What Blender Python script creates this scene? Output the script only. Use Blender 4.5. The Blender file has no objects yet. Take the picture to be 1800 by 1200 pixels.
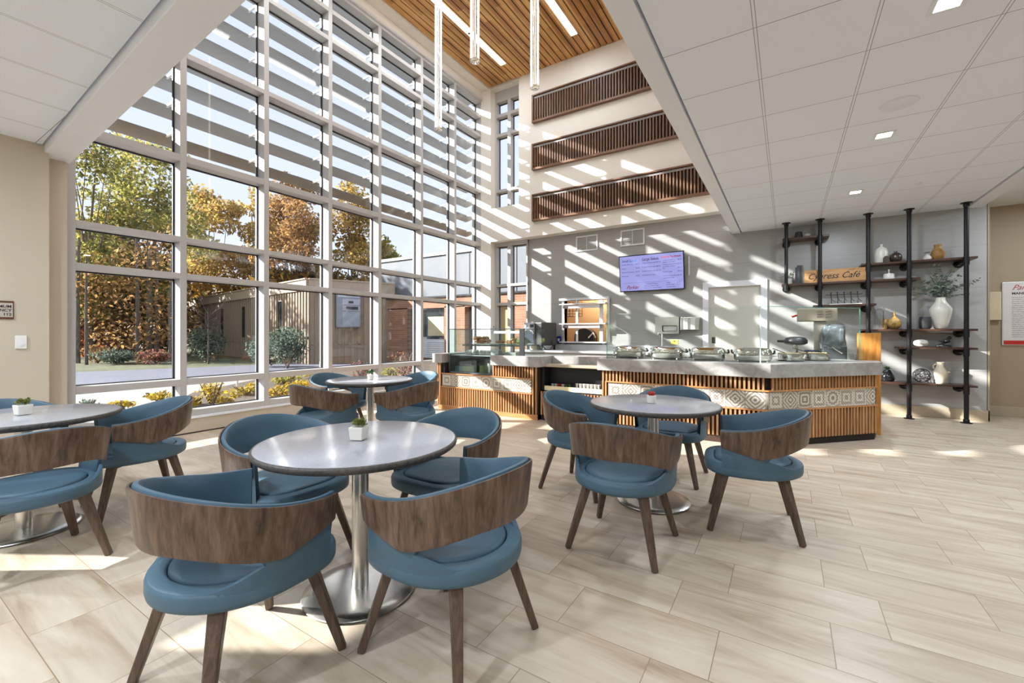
import bpy, bmesh, math, random
from mathutils import Vector, Matrix, Euler
random.seed(7)
PI = math.pi
C = bpy.context.scene.collection
S = bpy.context.scene

# ------------------------------------------------------------------ camera, sky, sun, lamps, exposure
cam_d = bpy.data.cameras.new('camera')
cam = bpy.data.objects.new('camera', cam_d)
C.objects.link(cam)
cam.location = (0, 0, 1.26)
cam.rotation_euler = (math.radians(90), 0, math.radians(32.2))
cam_d.sensor_width = 36.0
cam_d.sensor_fit = 'HORIZONTAL'
cam_d.lens = 36.0 * 768.0 / 1800.0
cam_d.shift_y = -(600 - 586) / 1800.0
cam_d.clip_start = 0.02
cam_d.clip_end = 300
S.camera = cam

world = bpy.data.worlds.new('sky')
S.world = world
world.use_nodes = True
wn = world.node_tree
wn.nodes.clear()
wo = wn.nodes.new('ShaderNodeOutputWorld')
wb = wn.nodes.new('ShaderNodeBackground')
wt = wn.nodes.new('ShaderNodeTexCoord')
ws = wn.nodes.new('ShaderNodeSeparateXYZ')
wr = wn.nodes.new('ShaderNodeValToRGB')
wn.links.new(wt.outputs['Generated'], ws.inputs[0])
wn.links.new(ws.outputs['Z'], wr.inputs[0])
wr.color_ramp.elements[0].position = 0.0
wr.color_ramp.elements[0].color = (0.83, 0.885, 1.0, 1)
wr.color_ramp.elements[1].position = 0.9
wr.color_ramp.elements[1].color = (0.62, 0.72, 1.0, 1)
wn.links.new(wr.outputs[0], wb.inputs['Color'])
wb.inputs['Strength'].default_value = 0.53
wn.links.new(wb.outputs[0], wo.inputs[0])

SUN = Vector((1.7, 1.0, -0.955)).normalized()
sd = bpy.data.lights.new('sun', 'SUN')
sd.energy = 7.0
sd.angle = math.radians(0.55)
sd.color = (1.0, 0.99, 0.975)
so = bpy.data.objects.new('sun', sd)
C.objects.link(so)
so.rotation_euler = SUN.to_track_quat('-Z', 'Y').to_euler()
so.location = (-20, -14, 16)

LAMP_W = 9.4          # one recessed downlight
LINEAR_W = 17.0        # one linear light in the timber ceiling
PENDANT_E = 2.4

vs = S.view_settings
S.display_settings.display_device = 'sRGB'
vs.view_transform = 'Standard'
vs.look = 'None'
vs.gamma = 1.0
vs.use_curve_mapping = False
vs.exposure = 1.22
S.cycles.use_denoising = True
S.cycles.max_bounces = 10
S.cycles.diffuse_bounces = 5
S.cycles.glossy_bounces = 4
S.cycles.transmission_bounces = 6
S.cycles.transparent_max_bounces = 24
S.cycles.sample_clamp_indirect = 6.0
S.cycles.caustics_reflective = False
S.cycles.caustics_refractive = False
S.cycles.blur_glossy = 0.5

# ------------------------------------------------------------------ node and material helpers
def new_mat(name):
    m = bpy.data.materials.new(name)
    m.use_nodes = True
    nt = m.node_tree
    nt.nodes.clear()
    out = nt.nodes.new('ShaderNodeOutputMaterial')
    b = nt.nodes.new('ShaderNodeBsdfPrincipled')
    nt.links.new(b.outputs[0], out.inputs[0])
    return m, nt, b

def rgb(c):
    return (c[0], c[1], c[2], 1.0)

def srgb(r, g, b):
    f = lambda v: (v / 255 / 12.92) if v / 255 <= 0.04045 else ((v / 255 + 0.055) / 1.055) ** 2.4
    return (f(r), f(g), f(b))

def math_n(nt, op, a, b=None, c=None):
    n = nt.nodes.new('ShaderNodeMath')
    n.operation = op
    for i, v in enumerate((a, b, c)):
        if v is None:
            continue
        if isinstance(v, (int, float)):
            n.inputs[i].default_value = v
        else:
            nt.links.new(v, n.inputs[i])
    return n.outputs[0]

def ramp(nt, fac, stops):
    n = nt.nodes.new('ShaderNodeValToRGB')
    e = n.color_ramp.elements
    while len(e) < len(stops):
        e.new(0.5)
    for i, (p, c) in enumerate(stops):
        e[i].position = p
        e[i].color = rgb(c)
    nt.links.new(fac, n.inputs[0])
    return n.outputs[0]

def mixc(nt, fac, a, b):
    n = nt.nodes.new('ShaderNodeMix')
    n.data_type = 'RGBA'
    for i, v in ((0, fac), (6, a), (7, b)):
        if isinstance(v, (int, float)):
            n.inputs[i].default_value = v
        elif isinstance(v, tuple):
            n.inputs[i].default_value = rgb(v)
        else:
            nt.links.new(v, n.inputs[i])
    return n.outputs[2]

def coords(nt, scale=(1, 1, 1), kind='Object', rot=(0, 0, 0), loc=(0, 0, 0)):
    t = nt.nodes.new('ShaderNodeTexCoord')
    m = nt.nodes.new('ShaderNodeMapping')
    m.inputs['Scale'].default_value = scale
    m.inputs['Rotation'].default_value = rot
    m.inputs['Location'].default_value = loc
    nt.links.new(t.outputs[kind], m.inputs[0])
    return m.outputs[0]

def noise(nt, vec, scale=5, detail=4, rough=0.5, dist=0.0):
    n = nt.nodes.new('ShaderNodeTexNoise')
    n.inputs['Scale'].default_value = scale
    n.inputs['Detail'].default_value = detail
    n.inputs['Roughness'].default_value = rough
    n.inputs['Distortion'].default_value = dist
    nt.links.new(vec, n.inputs['Vector'])
    return n.outputs['Fac']

def bump(nt, b, h, strength=0.2, dist=0.01):
    n = nt.nodes.new('ShaderNodeBump')
    n.inputs['Strength'].default_value = strength
    n.inputs['Distance'].default_value = dist
    nt.links.new(h, n.inputs['Height'])
    nt.links.new(n.outputs[0], b.inputs['Normal'])

def plain(name, col, rough=0.5, metal=0.0, var=0.04, scale=6, spec=0.5, coat=0.0, bmp=0.0):
    m, nt, b = new_mat(name)
    v = coords(nt)
    n = noise(nt, v, scale, 3)
    lo = tuple(max(0, x * (1 - var)) for x in col)
    hi = tuple(min(1, x * (1 + var)) for x in col)
    nt.links.new(ramp(nt, n, [(0.3, lo), (0.7, hi)]), b.inputs['Base Color'])
    b.inputs['Roughness'].default_value = rough
    b.inputs['Metallic'].default_value = metal
    b.inputs['Specular IOR Level'].default_value = spec
    b.inputs['Coat Weight'].default_value = coat
    if bmp:
        bump(nt, b, noise(nt, v, scale * 12, 3), bmp, 0.002)
    return m

def wood(name, dark, light, axis=2, stretch=14, rough=0.45, scale=3.0, spec=0.4, island=0.0):
    m, nt, b = new_mat(name)
    sc = [1.0 * stretch, 1.0 * stretch, 1.0 * stretch]
    sc[axis] = 1.0
    v = coords(nt, tuple(sc))
    n1 = noise(nt, v, scale, 6, 0.6, 0.6)
    n2 = noise(nt, v, scale * 4, 5, 0.6)
    f = math_n(nt, 'ADD', math_n(nt, 'MULTIPLY', n1, 0.7), math_n(nt, 'MULTIPLY', n2, 0.3))
    mid = tuple((a + c) / 2 for a, c in zip(dark, light))
    col = ramp(nt, f, [(0.34, dark), (0.5, mid), (0.66, light)])
    if island:
        g = nt.nodes.new('ShaderNodeNewGeometry')
        k = math_n(nt, 'ADD', 1 - island / 2, math_n(nt, 'MULTIPLY', g.outputs['Random Per Island'], island))
        hs = nt.nodes.new('ShaderNodeHueSaturation')
        nt.links.new(k, hs.inputs['Value'])
        nt.links.new(col, hs.inputs['Color'])
        col = hs.outputs[0]
    nt.links.new(col, b.inputs['Base Color'])
    b.inputs['Roughness'].default_value = rough
    b.inputs['Specular IOR Level'].default_value = spec
    bump(nt, b, f, 0.12, 0.002)
    return m

def glassmat(name, tint=(1, 1, 1), reflect=1.0, rough=0.0, density=0.0):
    """thin pane: straight-through transparency with a Fresnel reflection"""
    m = bpy.data.materials.new(name)
    m.use_nodes = True
    nt = m.node_tree
    nt.nodes.clear()
    out = nt.nodes.new('ShaderNodeOutputMaterial')
    tr = nt.nodes.new('ShaderNodeBsdfTransparent')
    tr.inputs['Color'].default_value = rgb(tint)
    gl = nt.nodes.new('ShaderNodeBsdfGlossy')
    gl.inputs['Roughness'].default_value = rough
    lw = nt.nodes.new('ShaderNodeLayerWeight')
    lw.inputs['Blend'].default_value = 0.5
    mx = nt.nodes.new('ShaderNodeMixShader')
    f = math_n(nt, 'POWER', lw.outputs['Facing'], 5.0)
    f = math_n(nt, 'ADD', 0.035, math_n(nt, 'MULTIPLY', f, 0.9))
    f = math_n(nt, 'MULTIPLY', f, reflect)
    f = math_n(nt, 'MINIMUM', f, 1.0)
    nt.links.new(f, mx.inputs[0])
    nt.links.new(tr.outputs[0], mx.inputs[1])
    nt.links.new(gl.outputs[0], mx.inputs[2])
    nt.links.new(mx.outputs[0], out.inputs[0])
    return m

def emis(name, col, strength):
    m, nt, b = new_mat(name)
    b.inputs['Base Color'].default_value = rgb(col)
    b.inputs['Emission Color'].default_value = rgb(col)
    b.inputs['Emission Strength'].default_value = strength
    return m

MT = {}
MT['white'] = plain('white_paint', srgb(226, 228, 232), 0.55, var=0.01)
MT['blade'] = plain('blade_aluminium', srgb(158, 160, 162), 0.45, var=0.01)
MT['frame'] = plain('window_aluminium', srgb(184, 181, 178), 0.42, metal=0.15, var=0.01)
MT['gasket'] = plain('black_gasket', (0.012, 0.012, 0.014), 0.5)
MT['beige'] = plain('beige_paint', srgb(198, 187, 168), 0.6, var=0.01)
MT['taupe'] = plain('taupe_paint', srgb(160, 143, 118), 0.6, var=0.01)
MT['ivory'] = plain('ivory_paint', srgb(228, 221, 210), 0.6, var=0.01)
MT['lower_beige'] = plain('baseboard_paint', srgb(172, 158, 134), 0.5, var=0.01)
MT['steel'] = plain('brushed_steel', (0.62, 0.60, 0.56), 0.28, 1.0, 0.04, 30)
MT['chrome'] = plain('polished_steel', (0.78, 0.76, 0.72), 0.08, 1.0, 0.02, 20)
MT['steel_light'] = plain('pale_steel_sheet', (0.72, 0.72, 0.72), 0.35, 0.6, 0.03, 14)
MT['blue'] = plain('blue_leather', srgb(72, 98, 114), 0.5, 0, 0.05, 9, 0.4, 0.0, 0.12)
MT['ash'] = wood('grey_ash', srgb(92, 70, 52), srgb(142, 118, 96), axis=0, stretch=9, rough=0.42, scale=2.2)
MT['ash_leg'] = wood('grey_ash_leg', srgb(66, 50, 40), srgb(108, 88, 74), axis=2, stretch=16, rough=0.42, scale=3)
MT['slat'] = wood('cedar_slat', srgb(146, 98, 60), srgb(202, 154, 106), axis=2, stretch=20, rough=0.42, scale=2.5, island=0.28)
MT['slat_dark'] = wood('walnut_slat', srgb(82, 56, 40), srgb(134, 98, 72), axis=2, stretch=20, rough=0.45, scale=2.5, island=0.25)
MT['slat_back'] = plain('black_backing', (0.018, 0.012, 0.009), 0.8)
MT['walnut_frame'] = wood('walnut_frame', srgb(96, 66, 48), srgb(134, 98, 74), axis=0, stretch=16, rough=0.4, scale=2)
MT['cedar_trim'] = wood('cedar_trim', srgb(160, 106, 60), srgb(204, 150, 98), axis=0, stretch=16, rough=0.4, scale=2)
MT['shelf'] = wood('dark_shelf_wood', srgb(50, 34, 28), srgb(96, 66, 50), axis=0, stretch=14, rough=0.35, scale=2.5)
MT['pipe'] = plain('black_iron_pipe', (0.022, 0.020, 0.020), 0.38, 0.6, 0.1, 20)
MT['sign_wood'] = wood('sign_wood', srgb(172, 122, 72), srgb(206, 160, 106), axis=0, stretch=12, rough=0.5, scale=2)
MT['end_wood'] = wood('end_panel_wood', srgb(168, 106, 46), srgb(214, 152, 78), axis=2, stretch=12, rough=0.35, scale=2.2)
MT['dark_brown'] = plain('dark_brown_plinth', srgb(62, 44, 34), 0.5)
MT['black'] = plain('black_plastic', (0.014, 0.014, 0.015), 0.3)
MT['dark_metal'] = plain('dark_grey_metal', (0.055, 0.055, 0.058), 0.35, 0.5)
MT['white_cer'] = plain('white_ceramic', srgb(228, 224, 214), 0.3, var=0.03)
MT['cream_cer'] = plain('cream_crackle_ceramic', srgb(220, 208, 186), 0.35, var=0.07, scale=26)
MT['charcoal_cer'] = plain('charcoal_ceramic', (0.035, 0.036, 0.038), 0.4)
MT['black_cer'] = plain('black_glaze', (0.012, 0.014, 0.016), 0.12)
MT['bronze'] = plain('bronze_glaze', (0.11, 0.09, 0.075), 0.28, 0.7, 0.25, 12)
MT['gourd'] = wood('striped_gourd', srgb(120, 84, 40), srgb(222, 184, 112), axis=1, stretch=4, rough=0.3, scale=4)
MT['basket'] = wood('tan_banded_clay', srgb(140, 100, 52), srgb(190, 148, 92), axis=0, stretch=1.5, rough=0.5, scale=9)
MT['sage'] = plain('eucalyptus_leaf', srgb(132, 146, 132), 0.55, var=0.3, scale=30)
MT['leaf_green'] = plain('green_leaf', srgb(74, 110, 62), 0.5, var=0.35, scale=40)
MT['succulent'] = plain('succulent_leaf', srgb(126, 130, 64), 0.5, var=0.4, scale=60)
MT['red_bloom'] = plain('red_bloom', srgb(168, 44, 26), 0.5, var=0.3, scale=60)
MT['paper'] = plain('paper', srgb(232, 230, 226), 0.7)
MT['yellow'] = plain('yellow_paper', srgb(236, 226, 96), 0.6)
MT['glass'] = glassmat('window_glass', (0.965, 0.975, 0.975), 0.75)
MT['guard_glass'] = glassmat('guard_glass', (0.95, 0.975, 0.965), 0.8)
MT['case_glass'] = glassmat('case_glass', (0.88, 0.93, 0.92), 1.0)
MT['clear'] = glassmat('clear_plastic', (0.93, 0.95, 0.95), 1.6, 0.04)
MT['glass_edge'] = plain('green_glass_edge', srgb(110, 168, 150), 0.15, var=0.05)
MT['asphalt'] = plain('grey_road', srgb(104, 104, 114), 0.85, var=0.08, scale=1.2)
MT['walk'] = plain('pale_concrete', srgb(156, 150, 142), 0.85, var=0.05, scale=1.5)
MT['mulch'] = plain('mulch_soil', srgb(92, 78, 62), 0.95, var=0.45, scale=26, bmp=0.8)
MT['grass'] = plain('lawn_ground', srgb(92, 92, 58), 0.95, var=0.4, scale=3, bmp=0.6)
MT['bark'] = wood('bark', srgb(62, 54, 48), srgb(128, 118, 108), axis=2, stretch=6, rough=0.9, scale=3)
MT['grey_panel'] = plain('grey_cladding', srgb(116, 119, 123), 0.6, var=0.03, scale=0.8)

def leafmat(name, cols, rough=0.6):
    m, nt, b = new_mat(name)
    g = nt.nodes.new('ShaderNodeNewGeometry')
    v = coords(nt)
    n = noise(nt, v, 0.45, 2)
    f = math_n(nt, 'ADD', math_n(nt, 'MULTIPLY', g.outputs['Random Per Island'], 0.6), math_n(nt, 'MULTIPLY', n, 0.55))
    f = math_n(nt, 'SUBTRACT', f, 0.08)
    k = len(cols)
    nt.links.new(ramp(nt, f, [(i / (k - 1) * 0.8 + 0.1, c) for i, c in enumerate(cols)]), b.inputs['Base Color'])
    b.inputs['Roughness'].default_value = rough
    b.inputs['Specular IOR Level'].default_value = 0.25
    # leaves let some light through
    t = nt.nodes.new('ShaderNodeBsdfTranslucent')
    nt.links.new(b.inputs['Base Color'].links[0].from_socket, t.inputs['Color'])
    mx = nt.nodes.new('ShaderNodeMixShader')
    mx.inputs[0].default_value = 0.5
    out = [x for x in nt.nodes if x.type == 'OUTPUT_MATERIAL'][0]
    nt.links.new(b.outputs[0], mx.inputs[1])
    nt.links.new(t.outputs[0], mx.inputs[2])
    nt.links.new(mx.outputs[0], out.inputs[0])
    return m
MT['leaf_olive'] = leafmat('olive_leaves', [srgb(84, 92, 54), srgb(134, 136, 72), srgb(176, 168, 88), srgb(222, 190, 98)])
MT['leaf_gold'] = leafmat('golden_leaves', [srgb(122, 112, 62), srgb(168, 146, 76), srgb(202, 164, 88), srgb(220, 192, 122)])
MT['leaf_rust'] = leafmat('rust_leaves', [srgb(106, 86, 62), srgb(150, 116, 76), srgb(184, 142, 86), srgb(208, 168, 110)])
MT['leaf_red'] = leafmat('red_leaves', [srgb(80, 40, 34), srgb(136, 62, 46), srgb(176, 92, 56), srgb(150, 104, 46)])
MT['leaf_forest'] = leafmat('forest_leaves', [srgb(40, 40, 24), srgb(86, 74, 34), srgb(150, 108, 44), srgb(196, 150, 60)])
MT['leaf_bush'] = leafmat('bush_leaves', [srgb(44, 56, 48), srgb(84, 100, 84), srgb(124, 138, 122), srgb(150, 150, 124)])
MT['leaf_yellow'] = leafmat('yellow_hosta_leaves', [srgb(120, 106, 34), srgb(176, 148, 42), srgb(206, 176, 66), srgb(100, 108, 50)])
MT['leaf_rosered'] = leafmat('rose_leaves', [srgb(96, 84, 60), srgb(130, 110, 70), srgb(196, 110, 112), srgb(120, 126, 80)])

# floor: 61 x 31 cm porcelain planks, every second row shifted by a third
def floor_mat():
    m, nt, b = new_mat('porcelain_plank_floor')
    v = coords(nt, (1, 1, 1), 'Object', loc=(0.243 + 0.607 * 20, -1.722 + 0.3145 * 20, 0))
    sp = nt.nodes.new('ShaderNodeSeparateXYZ')
    nt.links.new(v, sp.inputs[0])
    ry = math_n(nt, 'DIVIDE', sp.outputs[1], 0.3145)
    row = math_n(nt, 'FLOOR', ry)
    odd = math_n(nt, 'MODULO', row, 2.0)
    odd = math_n(nt, 'ABSOLUTE', odd)
    rx = math_n(nt, 'DIVIDE', math_n(nt, 'ADD', sp.outputs[0], math_n(nt, 'MULTIPLY', odd, 0.207)), 0.607)
    colm = math_n(nt, 'FLOOR', rx)
    fx = math_n(nt, 'MULTIPLY', math_n(nt, 'FRACT', rx), 0.607)
    fy = math_n(nt, 'MULTIPLY', math_n(nt, 'FRACT', ry), 0.3145)
    ex = math_n(nt, 'MINIMUM', fx, math_n(nt, 'SUBTRACT', 0.607, fx))
    ey = math_n(nt, 'MINIMUM', fy, math_n(nt, 'SUBTRACT', 0.3145, fy))
    e = math_n(nt, 'MINIMUM', ex, ey)
    grout = math_n(nt, 'LESS_THAN', e, 0.0016)
    cb = nt.nodes.new('ShaderNodeCombineXYZ')
    nt.links.new(colm, cb.inputs[0])
    nt.links.new(row, cb.inputs[1])
    wnz = nt.nodes.new('ShaderNodeTexWhiteNoise')
    wnz.noise_dimensions = '3D'
    nt.links.new(cb.outputs[0], wnz.inputs['Vector'])
    # veins run along each plank, shifted per plank
    off = nt.nodes.new('ShaderNodeVectorMath')
    off.operation = 'MULTIPLY_ADD'
    nt.links.new(wnz.outputs['Color'], off.inputs[0])
    off.inputs[1].default_value = (9, 9, 9)
    mp = nt.nodes.new('ShaderNodeMapping')
    mp.inputs['Scale'].default_value = (0.7, 5.0, 1)
    nt.links.new(v, mp.inputs[0])
    nt.links.new(mp.outputs[0], off.inputs[2])
    n = noise(nt, off.outputs[0], 1.6, 6, 0.62, 0.9)
    col = ramp(nt, n, [(0.28, srgb(166, 144, 120)), (0.42, srgb(190, 172, 150)), (0.55, srgb(203, 187, 167)), (0.72, srgb(212, 200, 183))])
    hs = nt.nodes.new('ShaderNodeHueSaturation')
    nt.links.new(math_n(nt, 'ADD', 0.93, math_n(nt, 'MULTIPLY', wnz.outputs['Value'], 0.1)), hs.inputs['Value'])
    nt.links.new(col, hs.inputs['Color'])
    c2 = mixc(nt, grout, hs.outputs[0], srgb(150, 128, 102))
    nt.links.new(c2, b.inputs['Base Color'])
    nt.links.new(math_n(nt, 'ADD', 0.3, math_n(nt, 'MULTIPLY', n, 0.16)), b.inputs['Roughness'])
    bump(nt, b, math_n(nt, 'MINIMUM', math_n(nt, 'MULTIPLY', e, 300), 1.0), 0.35, 0.001)
    return m
MT['floor'] = floor_mat()

def ceiling_mat():
    m, nt, b = new_mat('ceiling_tile_grid')
    v = coords(nt, (1, 1, 1), 'Object', loc=(0.164 + 0.61 * 30, -3.007 + 0.63 * 30, 0))
    sp = nt.nodes.new('ShaderNodeSeparateXYZ')
    nt.links.new(v, sp.inputs[0])
    def dist(o, p):
        f = math_n(nt, 'MULTIPLY', math_n(nt, 'FRACT', math_n(nt, 'DIVIDE', o, p)), p)
        return math_n(nt, 'MINIMUM', f, math_n(nt, 'SUBTRACT', p, f))
    dx, dy = dist(sp.outputs[0], 0.61), dist(sp.outputs[1], 0.63)
    gx = math_n(nt, 'MULTIPLY', math_n(nt, 'LESS_THAN', dx, 0.011), math_n(nt, 'GREATER_THAN', dx, 0.007))
    gy = math_n(nt, 'LESS_THAN', dy, 0.003)
    g = math_n(nt, 'MAXIMUM', gx, gy)
    nz = noise(nt, v, 90, 3)
    base = ramp(nt, nz, [(0.3, srgb(228, 233, 241)), (0.7, srgb(233, 238, 246))])
    nt.links.new(mixc(nt, g, base, srgb(150, 146, 140)), b.inputs['Base Color'])
    b.inputs['Roughness'].default_value = 0.8
    bump(nt, b, g, -0.4, 0.004)
    return m
MT['ceiling'] = ceiling_mat()

def backwall_mat():
    m, nt, b = new_mat('grey_linen_wall_tile')
    v = coords(nt, (1, 1, 1))
    mp = nt.nodes.new('ShaderNodeMapping')
    mp.inputs['Scale'].default_value = (2.0, 2.0, 60)
    nt.links.new(v, mp.inputs[0])
    n = noise(nt, mp.outputs[0], 1.0, 4, 0.6)
    n2 = noise(nt, v, 0.7, 2)
    f = math_n(nt, 'ADD', math_n(nt, 'MULTIPLY', n, 0.6), math_n(nt, 'MULTIPLY', n2, 0.4))
    sp = nt.nodes.new('ShaderNodeSeparateXYZ')
    nt.links.new(v, sp.inputs[0])
    col = ramp(nt, f, [(0.3, srgb(160, 157, 153)), (0.7, srgb(174, 172, 169))])
    fz = math_n(nt, 'FRACT', math_n(nt, 'DIVIDE', math_n(nt, 'ADD', sp.outputs[2], 6), 0.61))
    g = math_n(nt, 'LESS_THAN', fz, 0.006)
    nt.links.new(mixc(nt, g, col, srgb(136, 134, 130)), b.inputs['Base Color'])
    b.inputs['Roughness'].default_value = 0.34
    bump(nt, b, n, 0.08, 0.001)
    return m
MT['backwall'] = backwall_mat()

def stone_mat(name, a, c, rough=0.4, sc=7):
    m, nt, b = new_mat(name)
    v = coords(nt)
    n = noise(nt, v, sc, 8, 0.68, 0.6)
    nt.links.new(ramp(nt, n, [(0.3, a), (0.5, tuple((x + y) / 2 for x, y in zip(a, c))), (0.7, c)]), b.inputs['Base Color'])
    b.inputs['Roughness'].default_value = rough
    return m
MT['concrete'] = stone_mat('grey_concrete_worktop', srgb(136, 132, 128), srgb(176, 173, 168), 0.42)
MT['tabletop'] = stone_mat('grey_speckled_tabletop', srgb(160, 160, 166), srgb(174, 174, 180), 0.14, 90)
MT['tableedge'] = wood('dark_speckled_edge', srgb(58, 53, 50), srgb(98, 91, 86), axis=0, stretch=1, rough=0.45, scale=60)

def ceiling_wood():
    m, nt, b = new_mat('timber_ceiling')
    v = coords(nt)
    sp = nt.nodes.new('ShaderNodeSeparateXYZ')
    nt.links.new(v, sp.inputs[0])
    rx = math_n(nt, 'DIVIDE', math_n(nt, 'ADD', sp.outputs[0], 30), 0.13)
    cx_ = math_n(nt, 'FLOOR', rx)
    ry = math_n(nt, 'ADD', math_n(nt, 'DIVIDE', sp.outputs[1], 1.9), math_n(nt, 'MULTIPLY', cx_, 0.37))
    cy_ = math_n(nt, 'FLOOR', ry)
    cb = nt.nodes.new('ShaderNodeCombineXYZ')
    nt.links.new(cx_, cb.inputs[0]); nt.links.new(cy_, cb.inputs[1])
    w = nt.nodes.new('ShaderNodeTexWhiteNoise')
    nt.links.new(cb.outputs[0], w.inputs['Vector'])
    mp = nt.nodes.new('ShaderNodeMapping')
    mp.inputs['Scale'].default_value = (28, 2.0, 1)
    nt.links.new(v, mp.inputs[0])
    n = noise(nt, mp.outputs[0], 1.2, 6, 0.6)
    f = math_n(nt, 'ADD', math_n(nt, 'MULTIPLY', n, 0.6), math_n(nt, 'MULTIPLY', w.outputs['Value'], 0.4))
    col = ramp(nt, f, [(0.25, srgb(150, 98, 48)), (0.5, srgb(198, 142, 78)), (0.75, srgb(224, 174, 108))])
    nt.links.new(col, b.inputs['Base Color'])
    b.inputs['Roughness'].default_value = 0.4
    return m
MT['ceilwood'] = ceiling_wood()

def corrugated(name, c1, c2):
    m, nt, b = new_mat(name)
    v = coords(nt)
    n = noise(nt, v, 0.5, 3)
    nt.links.new(ramp(nt, n, [(0.3, c1), (0.7, c2)]), b.inputs['Base Color'])
    b.inputs['Roughness'].default_value = 0.7
    return m
MT['tan'] = corrugated('tan_ribbed_siding', srgb(152, 134, 112), srgb(164, 144, 120))

def brick_mat():
    m, nt, b = new_mat('orange_brick')
    v = coords(nt, rot=(PI / 2, 0, 0))
    br = nt.nodes.new('ShaderNodeTexBrick')
    br.inputs['Color1'].default_value = rgb(srgb(168, 122, 90))
    br.inputs['Color2'].default_value = rgb(srgb(150, 104, 76))
    br.inputs['Mortar'].default_value = rgb(srgb(158, 138, 120))
    br.inputs['Scale'].default_value = 1.0
    br.inputs['Brick Width'].default_value = 0.42
    br.inputs['Row Height'].default_value = 0.105
    br.inputs['Mortar Size'].default_value = 0.008
    nt.links.new(v, br.inputs['Vector'])
    nt.links.new(br.outputs['Color'], b.inputs['Base Color'])
    b.inputs['Roughness'].default_value = 0.85
    return m
MT['brick'] = brick_mat()

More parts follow.
